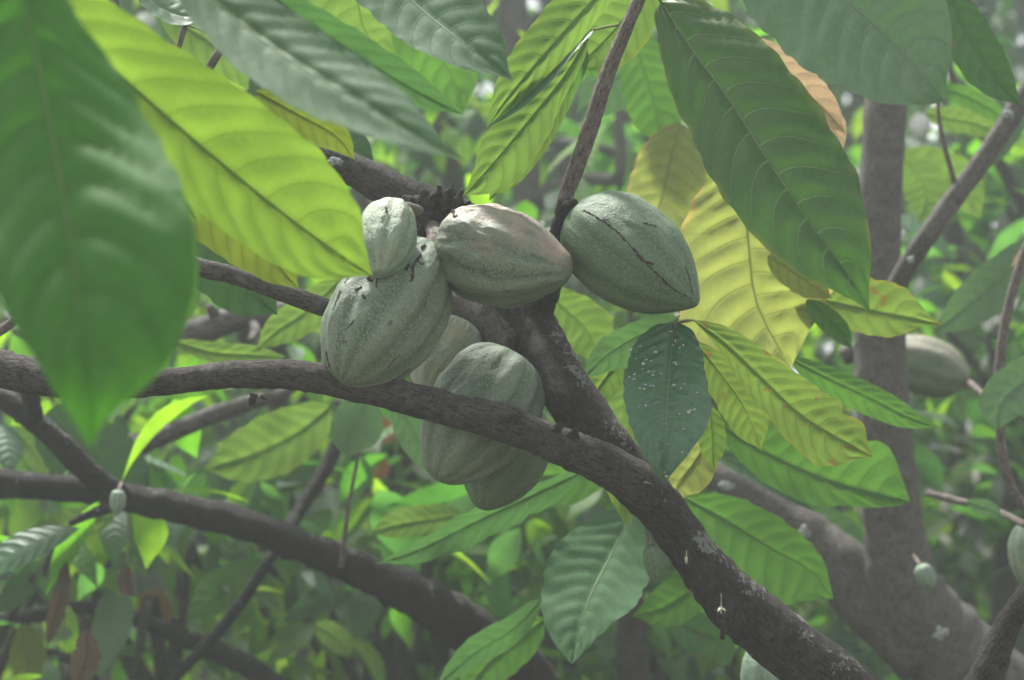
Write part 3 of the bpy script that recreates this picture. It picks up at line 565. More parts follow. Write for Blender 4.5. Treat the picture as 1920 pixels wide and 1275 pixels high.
# far blurred trunks
for lab, pts, mt in [
    ('blurred grey trunk standing upright behind the top of the centre pod', [(.1, 4.2, -.05, .05), (.1, 4.2, .8, .045)] + px([(990, 520, 4.2, 27), (985, 300, 4.2, 26), (975, 120, 4.2, 26), (962, 0, 4.2, 28), (950, -300, 4.2, 26)]), 'barkg'),
    ('blurred dark trunk leaning left behind the big striped leaf', [(-.3, 4.4, -.05, .05), (-.3, 4.4, .8, .04)] + px([(850, 420, 4.4, 22), (840, 300, 4.4, 20), (800, 200, 4.4, 17), (755, 90, 4.4, 15), (700, -100, 4.4, 14)]), 'barkb'),
    ('blurred brown pair of stems below the small hanging pod', [(.28, 3.3, -.05, .045), (.29, 3.3, .6, .04)] + px([(1190, 1290, 3.3, 32), (1185, 1150, 3.3, 28), (1190, 1080, 3.3, 14), (1200, 960, 3.3, 11), (1230, 800, 3.3, 10)]), 'barkb')]:
    e_ = empty('cacao_tree', (pts[0][0], pts[0][1], 0), lab, 'tree'); tube_mesh('trunk', pts, M[mt], e_, rough=.07, seg=16, step=.03)
    if 'centre pod' in lab:
        branch('branch', [(985, 268, 4.2, 9), (1060, 268, 4.1, 9), (1120, 275, 4.0, 9), (1160, 290, 4.0, 9)], 'barkg', e_, seg=10, step=.02)
        branch('branch', [(990, 385, 4.2, 16), (1040, 355, 4.1, 15), (1100, 335, 4.0, 13), (1160, 330, 3.9, 12), (1162, 250, 3.9, 10), (1160, 180, 3.9, 9)], 'barkg', e_, seg=12, step=.02)

# overhead limb of the near tree that carries the closest leaves (above the frame)
T8 = empty('cacao_tree', (-1.9, 1.2, 0), 'near cacao limb arching over the camera with the closest leaves', 'tree')
tube_mesh('trunk', [(-1.9, 1.2, -.05, .06), (-1.8, 1.2, 1.2, .045), (-1.3, 1.2, 1.95, .03), (-.6, 1.2, 2.05, .02), (0, 1.35, 2.12, .016), (.5, 1.5, 2.16, .012), (.9, 1.6, 2.12, .006)], M['bark'], T8, rough=.07, seg=16, step=.02)

# ================================================================= PODS
p1, f1 = pod('wide pale pod with pinkish ridge lying across the limb fork', (832, 452, 1.99), (1070, 508, 1.93), 92, 'pod', phi=.55, prof=[(0, 0), (.006, .28), (.02, .5), (.06, .7), (.14, .87), (.28, .99), (.42, 1), (.58, .93), (.72, .76), (.84, .55), (.92, .4), (.965, .3), (.99, .17), (1, 0)], stalk=[(812, 430, 2.06, 14), (820, 440, 2.03, 12), (838, 452, 2.0, 11)], ridge=.95, wart=1.1, flushdir=(.15, -.35, 1), flushamt=.65, bend=.08)
p2, f2 = pod('largest scarred green pod resting on the long horizontal branch', (806, 462, 1.99), (640, 718, 1.9), 104, 'podscar', phi=.2, prof=[(0, 0), (.006, .2), (.02, .33), (.07, .48), (.16, .7), (.3, .92), (.45, 1), (.62, .98), (.78, .84), (.9, .58), (.96, .36), (.99, .16), (1, 0)], stalk=[(812, 425, 2.07, 13), (810, 450, 2.02, 12), (800, 470, 1.99, 12)], ridge=1.15, wart=.8)
p3, f3 = pod('small knobbly yellowish pod squeezed above the largest pod', (738, 385, 1.95), (712, 516, 1.89), 53, 'podyoung', phi=.35, prof=BLUNT, stalk=[(785, 395, 2.05, 9), (765, 388, 2.0, 9), (742, 388, 1.955, 8)], ridge=1.7, wart=.8, flushdir=(.1, -.2, 1), flushamt=.35, nr=4)
p4, f4 = pod('smooth deep green pod with brown seam hanging by the thin stem', (1074, 400, 1.99), (1309, 571, 1.93), 98, 'poddark', phi=.12, prof=[(0, 0), (.006, .2), (.02, .36), (.06, .56), (.14, .78), (.28, .96), (.42, 1), (.58, .95), (.72, .8), (.83, .58), (.91, .36), (.96, .2), (.99, .09), (1, 0)], stalk=[(1058, 425, 2.0, 12), (1070, 415, 1.995, 12), (1085, 408, 1.99, 11)], ridge=.8, wart=.5, nr=5)
p5, f5 = pod('pale rounded pod half hidden behind the two large ones', (872, 606, 2.13), (796, 744, 2.1), 70, 'podpale', phi=.6, prof=BLUNT, stalk=[(915, 590, 2.15, 9), (900, 600, 2.14, 9), (880, 615, 2.12, 8)], ridge=.9, wart=1.0, flushdir=(.3, -.2, 1), flushamt=.8)
p6, f6 = pod('corrugated pale pod hanging behind the horizontal branch', (968, 668, 2.04), (818, 900, 2.0), 98, 'pod', phi=.1, prof=[(0, 0), (.006, .3), (.02, .48), (.06, .66), (.15, .86), (.3, .98), (.45, 1), (.6, .95), (.74, .82), (.86, .62), (.94, .42), (.98, .25), (1, 0)], stalk=[(1010, 690, 2.07, 12), (990, 683, 2.05, 12), (965, 678, 2.04, 11)], ridge=1.5, wart=1.0)
p7, f7 = pod('shaded green pod tip showing below the corrugated pod', (985, 745, 2.12), (902, 955, 2.08), 82, 'poddark', phi=.3, stalk=[(1030, 700, 2.12, 10), (1005, 725, 2.12, 10), (985, 747, 2.12, 10)], ridge=.8, wart=.5, prof=PSH)
p8, f8 = pod('blurred ripening pod beside the grey trunk', (1816, 715, 3.08), (1640, 655, 3.12), 55, 'poddark', phi=.7, stalk=[(1868, 755, 2.62, 5), (1845, 740, 2.85, 5), (1814, 714, 3.08, 6)], ridge=1.0, wart=.4, flushdir=(0, -.3, 1), flushamt=.4)
p9, f9 = pod('tiny ribbed green pod dangling under the dark limb', (1218, 1022, 1.97), (1232, 1096, 1.97), 17, 'poddark', phi=.3, stalk=[(1216, 1000, 1.98, 3), (1218, 1012, 1.97, 3), (1219, 1026, 1.97, 4)], ridge=2.2, wart=.3, nu=50, seg=80, prof=BLUNT)
p10, f10 = pod('tiny blurred pod right of the grey trunk fork', (1726, 1058, 2.7), (1746, 1106, 2.7), 18, 'podyoung', stalk=[(1712, 1040, 2.85, 3), (1726, 1060, 2.7, 4)], ridge=1.5, nu=40, seg=60, prof=BLUNT)
p11, f11 = pod('reddish green pod cut by the right edge', (1925, 975, 2.6), (1940, 1110, 2.6), 40, 'podyoung', stalk=[(1920, 940, 2.55, 4), (1925, 978, 2.6, 5)], flushdir=(-.3, -.3, 1), flushamt=.9, nu=60, seg=80)
p12, f12 = pod('pale pod peeking out beneath the thick limb near the lower edge', (1440, 1190, 2.4), (1445, 1380, 2.38), 52, 'podyoung', stalk=[(1470, 1150, 2.2, 6), (1440, 1195, 2.4, 7)], nu=60, seg=90)
p13, f13 = pod('tiny pale pod on the blurred lower limb', (222, 918, 2.64), (219, 966, 2.64), 15, 'podyoung', stalk=[(228, 905, 2.72, 3), (222, 920, 2.64, 4)], nu=40, seg=60, prof=BLUNT)
# seams and scars
def near_theta(pt, u, x, y):
    best = (9e9, 0)
    for k in range(-45, 46):
        th = k * R(2); p, d, _ = pt(u, th); X = 960 + p.x / S(p.y); Y = 637.5 - (p.z - 1.5) / S(p.y); e = (X - x) ** 2 + (Y - y) ** 2
        if e < best[0]: best = (e, th)
    return best[1]
def near_uv(pt, x, y):
    best = (9e9, 0, 0)
    for i in range(2, 59):
        for k in range(-40, 41, 2):
            th = k * R(2); p, d, _ = pt(i / 60, th); X = 960 + p.x / S(p.y); Y = 637.5 - (p.z - 1.5) / S(p.y); e = (X - x) ** 2 + (Y - y) ** 2
            if e < best[0]: best = (e, i / 60, th)
    return best[1], best[2]
def scar_px(root, pt, pts, r0, seed): scar(root, pt, [near_uv(pt, *q) for q in pts], r0, seed)
scar_px(p4, f4, [(1096, 397), (1120, 406), (1150, 430), (1180, 463), (1210, 492), (1240, 520), (1270, 545), (1295, 560)], .0008, 1)
scar_px(p4, f4, [(1185, 466), (1200, 482), (1212, 490), (1225, 498)], .0011, 2)
scar_px(p4, f4, [(1207, 417), (1218, 422), (1230, 426)], .0006, 3)
scar_px(p4, f4, [(1284, 500), (1293, 525), (1298, 550)], .0007, 4)
for i, (pp_, r_) in enumerate([([(787, 478), (776, 496), (774, 512), (776, 528)], .0016), ([(797, 462), (790, 468)], .0018), ([(767, 498), (762, 507)], .0022), ([(783, 487), (790, 493), (796, 495)], .0008), ([(722, 512), (712, 522), (706, 540)], .0015), ([(690, 522), (696, 528)], .0017), ([(675, 537), (666, 543)], .0014), ([(682, 555), (686, 558)], .0014), ([(662, 600), (655, 612), (648, 622)], .0007), ([(640, 640), (648, 642)], .0007), ([(640, 542), (632, 560), (622, 580)], .0008), ([(750, 665), (738, 678), (725, 692)], .0008), ([(770, 690), (750, 705), (730, 716)], .001), ([(612, 660), (614, 690), (618, 706)], .0009), ([(800, 560), (797, 580)], .0005), ([(655, 520), (648, 530)], .0009)]):
    scar_px(p2, f2, pp_, r_ * .8, 10 + i)
scar_px(p1, f1, [(845, 402), (850, 408), (858, 404)], .0013, 40); scar_px(p1, f1, [(908, 498), (909, 512)], .0005, 41)
scar_px(p3, f3, [(722, 388), (724, 396)], .0012, 42)

# ================================================================= LEAVES : (label, midrib, left half, right half, ...)
# very close, blurred
leaf('huge blurred dark green leaf hanging down the left side', [(20, -260, 1.24), (48, 0, 1.21), (100, 260, 1.17), (135, 470, 1.12), (158, 680, 1.09), (170, 840, 1.09)], 215, 205, 'front', pl=[(0, 0), (.1, 24), (.25, 74), (.33, 112), (.455, 167), (.545, 200), (.63, 220), (.72, 226), (.8, 214), (.87, 172), (.91, 128), (.945, 62), (.97, 24), (.988, 10), (1, 1)], pr=[(0, 0), (.05, 60), (.2, 150), (.4, 190), (.6, 178), (.78, 142), (.865, 98), (.91, 66), (.945, 40), (.97, 20), (.988, 9), (1, 1)], cup=-.1, fold=.12, N=11, pillow=1.5)
leaf('dark green leaf edge just behind the huge left leaf', [(250, 250, 1.3), (280, 400, 1.3), (300, 560, 1.3), (300, 690, 1.3)], 78, 70, 'mid', N=8)
leaf('bright yellow green backlit leaf pointing at the small pod', [(-60, -100, 1.38), (60, 10, 1.41), (181, 102, 1.45), (350, 250, 1.5), (500, 375, 1.55), (620, 465, 1.6), (698, 516, 1.63)], 115, 105, 'yellow', pl=[(0, 0), (.06, 50), (.18, 84), (.32, 97), (.45, 118), (.6, 137), (.72, 134), (.82, 115), (.89, 88), (.94, 48), (.975, 18), (1, 1)], pr=[(0, 0), (.06, 45), (.2, 85), (.4, 104), (.6, 100), (.75, 90), (.84, 78), (.9, 60), (.95, 30), (.98, 12), (1, 1)], cup=.1, fold=-.06, roll=8, N=12, wave=.025)
leaf('yellow green leaf lobe ending in a brown spotted tip', [(200, 170, 1.6), (290, 290, 1.6), (345, 370, 1.6), (374, 424, 1.6)], 48, 55, 'yellow', N=8, prof=OBO, jag=.08)
leaf('long waxy leaf with pale stripes slanting across the top', [(330, -70, 1.5), (430, 20, 1.46), (560, 120, 1.4), (700, 205, 1.34), (800, 265, 1.3), (872, 302, 1.28)], 70, 80, 'grey', roll=26, cup=.15, N=11, wave=.05, pillow=.75)
leaf('narrow folded leaf lying over the striped leaf', [(470, -40, 1.6), (560, 30, 1.6), (650, 90, 1.62), (770, 165, 1.64), (868, 215, 1.66)], 46, 40, 'grey', roll=-20, N=9, fold=.3, pillow=.75)
leaf('dull green leaf entering from the top above the stem', [(650, -110, 1.85), (760, -10, 1.8), (860, 70, 1.74), (960, 150, 1.7)], 78, 76, 'grey', roll=26, N=10, wave=.04, cup=.15, prof=OVL, pillow=.75)
leaf('light yellow green leaf with orange tip behind the striped leaves', [(660, -150, 2.3), (668, -20, 2.3), (690, 70, 2.32), (745, 112, 2.33)], 88, 92, 'lime', N=9)
leaf('plain mid green leaf behind the dull top leaf', [(730, -60, 2.5), (790, 50, 2.5), (850, 150, 2.52), (868, 215, 2.52)], 70, 66, 'mid', N=9)
leaf('small lime leaf hanging below the dull top leaf', [(850, 90, 3.0), (855, 150, 3.0), (850, 205, 3.0)], 36, 34, 'lime', N=7)
leaf('lime leaf behind the two twigs at the top left', [(300, 20, 2.3), (380, 70, 2.3), (470, 130, 2.3), (520, 190, 2.3)], 45, 45, 'lime', N=8)
leaf('pale glossy leaf at the top beside the yellow leaf', [(250, -40, 2.0), (300, 10, 2.0), (350, 30, 2.0), (390, 20, 2.0)], 26, 26, 'pale', roll=50, N=7)
leaf('broad pale leaf hidden behind the striped one', [(470, 140, 2.2), (560, 220, 2.2), (650, 290, 2.2), (700, 370, 2.2)], 55, 58, 'grey', roll=30, N=8)
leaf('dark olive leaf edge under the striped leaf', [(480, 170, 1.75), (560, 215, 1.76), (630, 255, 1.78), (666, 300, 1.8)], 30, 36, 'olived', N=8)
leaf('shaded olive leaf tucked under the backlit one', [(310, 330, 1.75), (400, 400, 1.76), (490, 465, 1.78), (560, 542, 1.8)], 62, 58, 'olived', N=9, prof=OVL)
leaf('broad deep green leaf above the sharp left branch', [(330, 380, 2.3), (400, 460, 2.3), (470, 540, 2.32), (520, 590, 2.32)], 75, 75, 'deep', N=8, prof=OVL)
leaf('lime leaf behind the largest pod and branch', [(640, 520, 2.7), (580, 580, 2.7), (520, 620, 2.7), (480, 655, 2.7)], 38, 34, 'lime', N=8)
leaf('green leaf low between the left leaf and the branch', [(330, 640, 2.7), (400, 660, 2.7), (470, 665, 2.7), (540, 670, 2.7)], 20, 22, 'lime', N=7)
# folded hanging pair on the thin stem
leaf('folded lime leaf hanging at the top from the thin stem', [(1185, -80, 1.93), (1120, -10, 1.92), (1030, 90, 1.92), (950, 185, 1.93), (912, 240, 1.94)], 34, 56, 'lime', N=10, jag=.06, fold=-.35, cup=.1)
leaf('glossy rolled leaf on the side petiole of the thin stem', [(1112, 56, 1.96), (1080, 80, 1.95), (1030, 140, 1.94), (960, 205, 1.94), (915, 240, 1.945)], 20, 26, 'wet', N=9, fold=.6, roll=-30, pet=[(1158, 47, 1.99), (1130, 52, 1.98)])
leaf('large lime leaf whose tip touches the broken stub', [(1105, 62, 2.0), (1060, 140, 1.99), (1000, 215, 1.98), (930, 300, 1.97), (868, 368, 1.97)], 46, 42, 'lime', pl=[(0, 0), (.1, 14), (.3, 24), (.5, 46), (.7, 58), (.85, 50), (.93, 26), (.97, 9), (1, 1)], pr=[(0, 0), (.1, 16), (.3, 34), (.5, 46), (.7, 46), (.85, 26), (.93, 10), (1, 1)], N=10, jag=.08, fold=-.12, roll=5)
leaf('second lime leaf tip beside the broken stub', [(1075, 150, 2.03), (1020, 230, 2.03), (960, 310, 2.02), (917, 376, 2.02)], 36, 42, 'lime', N=9, jag=.08, prof=OBO)
leaf('shaded green leaf behind the folded lime pair', [(1100, 90, 2.08), (1050, 160, 2.08), (1000, 250, 2.08), (960, 320, 2.08)], 36, 40, 'mid', N=9, jag=.05, roll=15)
leaf('translucent lime leaf behind the thin stem at the top', [(1235, -60, 2.1), (1190, 10, 2.1), (1130, 80, 2.1), (1078, 128, 2.1)], 62, 66, 'lime', N=8, jag=.02, prof=OBO)
leaf('dark narrow leaf tip under the folded pair', [(1010, 40, 2.25), (1060, 80, 2.25), (1100, 110, 2.25), (1140, 145, 2.25)], 40, 36, 'mid', N=8)
leaf('mid green blurred leaf left of the large dark leaf', [(1175, 40, 2.6), (1200, 110, 2.6), (1225, 190, 2.6), (1240, 275, 2.6)], 60, 52, 'mid', prof=OBO, N=9)
leaf('dull leaf behind the thin stem between two lime leaves', [(1210, 60, 2.75), (1180, 120, 2.75), (1120, 180, 2.75), (1080, 215, 2.75)], 55, 50, 'pale', N=8)
# big ones, right
leaf('large dark green leaf with fine pale veins hanging by the grey trunk', [(1240, 4, 2.0), (1300, 95, 1.97), (1370, 190, 1.94), (1440, 300, 1.9), (1520, 420, 1.87), (1590, 515, 1.85), (1630, 583, 1.85)], 120, 112, 'dark',
     pl=[(0, 0), (.02, 34), (.08, 70), (.2, 104), (.35, 122), (.5, 130), (.65, 128), (.78, 108), (.87, 72), (.93, 34), (.965, 15), (1, 1)],
     pr=[(0, 0), (.02, 24), (.08, 42), (.2, 74), (.35, 98), (.5, 108), (.65, 102), (.78, 84), (.87, 58), (.93, 32), (.965, 14), (1, 1)], cup=-.08, fold=.1, N=11, wave=.03, jag=.02, roll=-6, pillow=1.3, pet=[(1215, -30, 1.93)])
leaf('broad matt green leaf with torn edge in the upper right', [(1395, -230, 1.86), (1500, -90, 1.81), (1600, 10, 1.76), (1690, 95, 1.72), (1770, 190, 1.68)], 130, 128, 'pale', pl=[(0, 0), (.08, 60), (.25, 125), (.45, 150), (.62, 148), (.77, 132), (.87, 100), (.94, 52), (.98, 18), (1, 1)], pr=[(0, 0), (.08, 60), (.25, 125), (.45, 146), (.62, 140), (.77, 118), (.87, 92), (.94, 56), (.98, 22), (1, 1)], N=12, fold=.08, jag=.07, roll=-10)
leaf('withered tan leaf hanging behind the two big green leaves', [(1395, 70, 2.1), (1460, 130, 2.1), (1530, 190, 2.1), (1585, 250, 2.1)], 40, 50, 'tan', jag=.12, fold=.25, N=8)
leaf('curled tan leaf end beside the upper trunk', [(1480, 130, 2.12), (1530, 190, 2.12), (1562, 240, 2.12), (1578, 295, 2.12)], 30, 26, 'tan', jag=.1, fold=-.3, N=7)
leaf('broad yellow bronze leaf with shiny patches beside the seamed pod', [(1385, 270, 2.28), (1395, 360, 2.28), (1404, 460, 2.28), (1420, 570, 2.29), (1482, 690, 2.3)], 122, 135, 'olive', pl=[(0, 0), (.08, 40), (.25, 112), (.45, 160), (.6, 176), (.72, 160), (.84, 108), (.93, 44), (1, 1)], pr=[(0, 0), (.08, 40), (.25, 105), (.45, 142), (.6, 152), (.72, 148), (.84, 124), (.93, 66), (1, 1)], N=10, fold=.05, roll=12, pillow=1.8)
leaf('dull olive leaf left of the yellow bronze one', [(1275, 230, 2.55), (1255, 310, 2.55), (1235, 390, 2.55), (1200, 470, 2.55)], 76, 66, 'olive', N=9)
leaf('small yellow leaf part between bronze leaf and lime leaf', [(1440, 480, 2.25), (1500, 520, 2.25), (1560, 560, 2.25)], 30, 30, 'olive', N=6)
leaf('lime leaf with rust spots crossing the grey trunk', [(1478, 545, 2.3), (1560, 565, 2.3), (1650, 585, 2.3), (1715, 597, 2.3), (1768, 609, 2.3)], 52, 46, 'limespot', pl=[(0, 0), (.08, 12), (.2, 18), (.35, 40), (.5, 60), (.65, 60), (.78, 40), (.86, 22), (.93, 8), (1, 1)], pr=[(0, 0), (.1, 34), (.25, 50), (.4, 46), (.55, 48), (.7, 42), (.82, 22), (.9, 9), (1, 1)], N=8, jag=.05)
leaf('folded green leaf tip in front of the spotted lime leaf', [(1512, 562, 2.26), (1545, 590, 2.26), (1575, 620, 2.26), (1598, 655, 2.26)], 20, 24, 'mid', N=6, fold=.3)
leaf('rain beaded dark leaf hanging beside the forked limb', [(1264, 608, 1.97), (1256, 680, 1.94), (1250, 760, 1.90), (1247, 840, 1.87), (1245, 908, 1.86)], 78, 78, 'wet',
     pl=[(0, 0), (.02, 22), (.1, 46), (.25, 62), (.45, 76), (.62, 84), (.75, 78), (.85, 52), (.92, 26), (.96, 12), (1, 1)], pr=[(0, 0), (.02, 30), (.1, 58), (.25, 76), (.45, 78), (.62, 72), (.75, 56), (.85, 38), (.92, 22), (.96, 12), (1, 1)], N=12, roll=-12, fold=.1, pillow=2.2, pet=[(1300, 600, 1.97), (1285, 601, 1.96)])
leaf('long lime leaf with ragged tip right of the beaded leaf', [(1300, 600, 1.98), (1350, 635, 1.98), (1420, 700, 1.98), (1500, 775, 1.98), (1570, 820, 1.98), (1636, 856, 1.98)], 48, 46, 'limespot', pl=[(0, 0), (.06, 14), (.2, 34), (.4, 46), (.55, 56), (.68, 62), (.76, 62), (.8, 46), (.88, 50), (.95, 22), (1, 1)], pr=[(0, 0), (.06, 6), (.2, 20), (.4, 40), (.55, 46), (.68, 58), (.78, 66), (.88, 46), (.95, 16), (1, 1)], N=13, jag=.07, roll=10, fold=-.12, pet=[(1268, 606, 1.97)])
leaf('shorter yellow lime leaf between the beaded and ragged leaves', [(1303, 640, 2.02), (1350, 700, 2.02), (1395, 765, 2.02), (1428, 845, 2.02)], 40, 42, 'limespot', N=11, jag=.03, prof=OBO, roll=-8)
leaf('small lime leaf tip behind the beaded leaf', [(1330, 760, 2.05), (1335, 810, 2.05), (1336, 850, 2.05), (1338, 880, 2.05)], 26, 26, 'lime', N=6)
leaf('blurred olive leaf below the beaded leaf', [(1330, 820, 2.2), (1300, 870, 2.2), (1270, 910, 2.2), (1262, 950, 2.2)], 44, 46, 'olive', N=6)
leaf('folded green leaf with pale curled rim crossing the trunk', [(1482, 672, 2.35), (1560, 712, 2.35), (1640, 750, 2.35), (1700, 780, 2.35), (1762, 802, 2.35)], 26, 34, 'mid', N=10, jag=.06, fold=-.3)
leaf('broad bright green leaf reaching over the trunk at middle height', [(1340, 790, 2.4), (1440, 850, 2.4), (1540, 895, 2.4), (1640, 925, 2.4), (1706, 940, 2.4)], 74, 56, 'mid', pl=[(0, 0), (.1, 40), (.3, 80), (.5, 84), (.65, 90), (.78, 98), (.88, 78), (.95, 34), (1, 1)], pr=[(0, 0), (.1, 24), (.3, 50), (.5, 56), (.7, 40), (.85, 26), (.95, 12), (1, 1)], N=10, jag=.05)
leaf('broad bright green torn leaf behind the lower thick limb', [(1280, 930, 2.4), (1370, 980, 2.4), (1450, 1030, 2.4), (1520, 1070, 2.4), (1562, 1122, 2.4)], 70, 90, 'mid', pl=[(0, 0), (.1, 26), (.3, 52), (.5, 58), (.7, 48), (.85, 24), (1, 1)], pr=[(0, 0), (.1, 30), (.3, 70), (.5, 96), (.7, 108), (.84, 92), (.93, 40), (1, 1)], N=9, jag=.12)
leaf('waxy grey green leaf crossing behind two bright leaves', [(1335, 850, 2.55), (1410, 880, 2.55), (1480, 920, 2.55), (1535, 962, 2.55)], 24, 26, 'grey', N=9, roll=35, fold=.2, pillow=.6)
leaf('long pale leaf rising to the beaded leaf from the limb', [(1272, 598, 2.1), (1210, 625, 2.1), (1140, 665, 2.1), (1090, 712, 2.1)], 36, 34, 'pale', N=8, jag=.08, roll=30)
leaf('pale lime leaf behind the beaded leaf and limb', [(1190, 655, 2.15), (1150, 690, 2.15), (1120, 730, 2.15), (1080, 780, 2.15)], 34, 32, 'lime', N=8)
leaf('lime leaf filling the gap right of the fork', [(1020, 540, 2.5), (1060, 580, 2.5), (1100, 620, 2.5), (1125, 680, 2.5)], 50, 45, 'lime', N=8, prof=OBO)
leaf('big dull green leaf hanging below the thick limb', [(1190, 950, 2.36), (1150, 1030, 2.32), (1110, 1110, 2.27), (1085, 1180, 2.23), (1072, 1245, 2.2)], 80, 88, 'dull', pl=[(0, 0), (.08, 30), (.25, 62), (.45, 88), (.6, 90), (.72, 66), (.84, 40), (.93, 20), (1, 1)], pr=[(0, 0), (.08, 40), (.25, 80), (.45, 98), (.6, 92), (.75, 76), (.88, 46), (.95, 20), (1, 1)], N=11, roll=-14, pillow=.9, jag=.05)
leaf('long narrow waxy leaf slanting down left of the thick limb', [(1090, 885, 2.4), (1000, 930, 2.4), (900, 975, 2.4), (800, 1025, 2.4), (705, 1058, 2.4)], 30, 34, 'grey', roll=40, N=11, wave=.1, fold=.2, pillow=.6)
leaf('bright green leaf behind the lowest pod', [(1150, 880, 2.6), (1060, 890, 2.6), (980, 900, 2.6), (890, 960, 2.6)], 60, 50, 'mid', N=8)
leaf('lime leaf left of the long waxy leaf', [(870, 965, 2.9), (800, 975, 2.9), (740, 985, 2.9), (690, 1000, 2.9)], 28, 30, 'lime', N=8)
leaf('small yellow leaf tip against the thick limb', [(1130, 890, 2.08), (1155, 925, 2.08), (1170, 955, 2.08), (1178, 990, 2.08)], 14, 14, 'limespot', N=5)
leaf('three pointed bright leaf below the small ribbed pod', [(1345, 1060, 2.5), (1290, 1110, 2.5), (1240, 1140, 2.5), (1185, 1155, 2.5)], 44, 42, 'mid', N=8, jag=.06)
leaf('dark leaf under the bright leaves near the bottom', [(1250, 1150, 2.7), (1300, 1180, 2.7), (1345, 1200, 2.7), (1370, 1250, 2.7)], 36, 38, 'deep', N=7)
leaf('green leaf dropping toward the bottom edge with pale fold', [(1015, 1125, 2.5), (960, 1180, 2.5), (890, 1225, 2.5), (815, 1290, 2.5)], 24, 30, 'grey', roll=40, N=9, pillow=.6)
leaf('bright green leaf beside the pale fold at the bottom', [(1020, 1160, 2.55), (970, 1200, 2.55), (920, 1240, 2.55), (860, 1310, 2.55)], 46, 46, 'mid', N=8)
leaf('large deep green leaf with rust flecks behind the left shoot', [(90, 770, 2.9), (150, 830, 2.9), (215, 880, 2.9), (282, 935, 2.9)], 66, 74, 'deep', prof=OVL, N=8)
leaf('pale dull leaf high on the right edge', [(1945, 450, 2.75), (1890, 510, 2.75), (1820, 570, 2.75), (1748, 625, 2.75)], 46, 44, 'pale', roll=20, N=9)
leaf('orange dying leaf scrap on the right edge', [(1960, 430, 2.6), (1930, 470, 2.6), (1895, 500, 2.6)], 14, 14, 'tan', N=5)
leaf('smooth light green leaf beside the curved right stem', [(1965, 690, 2.4), (1915, 720, 2.4), (1875, 760, 2.4), (1868, 808, 2.4)], 50, 46, 'pale', N=7, prof=OVL)
leaf('yellow green leaf under the matt upper right leaf', [(1735, 212, 3.0), (1780, 222, 3.0), (1830, 232, 3.0), (1880, 252, 3.0)], 26, 24, 'lime', N=7)
leaf('bright green leaf right of the upper trunk', [(1670, 300, 3.3), (1740, 320, 3.3), (1800, 350, 3.3), (1840, 410, 3.3)], 48, 50, 'lime', N=7)
leaf('lime leaf against the right side of the trunk', [(1700, 300, 3.2), (1730, 340, 3.2), (1735, 380, 3.2), (1720, 420, 3.2)], 42, 40, 'lime', N=7)
leaf('long dark leaf sloping at the upper right corner', [(1770, -30, 2.3), (1810, 60, 2.3), (1860, 140, 2.3), (1915, 200, 2.3)], 44, 44, 'deep', N=8)
leaf('narrow leaf with light edge by the upper right branch', [(1755, 165, 2.9), (1800, 175, 2.9), (1850, 200, 2.9), (1905, 235, 2.9)], 18, 20, 'mid', N=7)
leaf('pale narrow leaf hanging from the upper right branch', [(1930, 215, 2.8), (1905, 250, 2.8), (1885, 280, 2.8), (1862, 312, 2.8)], 9, 9, 'pale', N=6)
leaf('small light leaf on the lower right twig', [(1812, 940, 2.5), (1835, 948, 2.5), (1858, 955, 2.5), (1880, 968, 2.5)], 15, 15, 'pale', N=5)
leaf('broad dull leaf behind the grey trunk fork', [(1500, 960, 3.3), (1550, 1010, 3.3), (1590, 1060, 3.3), (1630, 1110, 3.3)], 60, 60, 'grey', N=8)
leaf('wide lime leaf blurred below the horizontal branch', [(620, 760, 3.0), (560, 810, 3.0), (480, 850, 3.0), (380, 880, 3.0)], 55, 60, 'lime', N=8)
leaf('striped pale leaf under the branch left of the lowest pods', [(690, 740, 2.6), (670, 790, 2.6), (655, 830, 2.6), (650, 860, 2.6)], 50, 46, 'pale', N=9)
leaf('pale blurred leaf left of the corrugated pod', [(740, 750, 2.5), (770, 800, 2.5), (800, 850, 2.5), (815, 900, 2.5)], 34, 34, 'pale', N=7)
leaf('round waxy leaf blurred above the lower limb', [(390, 870, 3.3), (430, 900, 3.3), (460, 930, 3.3), (480, 965, 3.3)], 42, 42, 'grey', N=7)
leaf('tiny pale leaf corner between pod and dark limb', [(1030, 735, 2.15), (1020, 748, 2.15), (1008, 775, 2.15)], 9, 9, 'pale', N=4)
leaf('lime leaf under the branch near the fork', [(1180, 720, 2.6), (1170, 770, 2.6), (1190, 820, 2.6), (1210, 860, 2.6)], 60, 40, 'lime', N=7)
leaf('bright leaf behind the branch gap below the fork', [(1040, 760, 2.6), (1080, 790, 2.6), (1110, 810, 2.6), (1150, 850, 2.6)], 36, 36, 'mid', N=6)
leaf('lime leaf under the left end of the blurred limb', [(215, 965, 3.1), (160, 975, 3.05), (90, 1000, 3.0), (20, 1050, 2.95)], 34, 30, 'lime', N=8, jag=.04)
leaf('pale shining leaf low on the left edge', [(80, 1060, 3.2), (50, 1090, 3.15), (20, 1115, 3.1), (-15, 1150, 3.05)], 24, 26, 'grey', roll=40, N=7)
leaf('rounded pale green leaf between the two dangling dry leaves', [(225, 1110, 3.3), (215, 1150, 3.28), (205, 1190, 3.25), (190, 1240, 3.22)], 36, 36, 'pale', N=7, prof=OVL)
leaf('broad green leaf below the middle of the blurred limb', [(500, 1060, 3.4), (450, 1090, 3.35), (400, 1120, 3.3), (350, 1165, 3.25)], 40, 42, 'mid', N=8)
leaf('pale shining leaf behind the dark rising twig', [(660, 1110, 3.4), (620, 1125, 3.38), (570, 1140, 3.35), (530, 1165, 3.3)], 20, 22, 'grey', roll=35, N=7)
leaf('small lime leaf at the foot of the dark rising twig', [(590, 1170, 3.2), (615, 1185, 3.2), (640, 1205, 3.2), (655, 1235, 3.2)], 24, 24, 'lime', N=6)
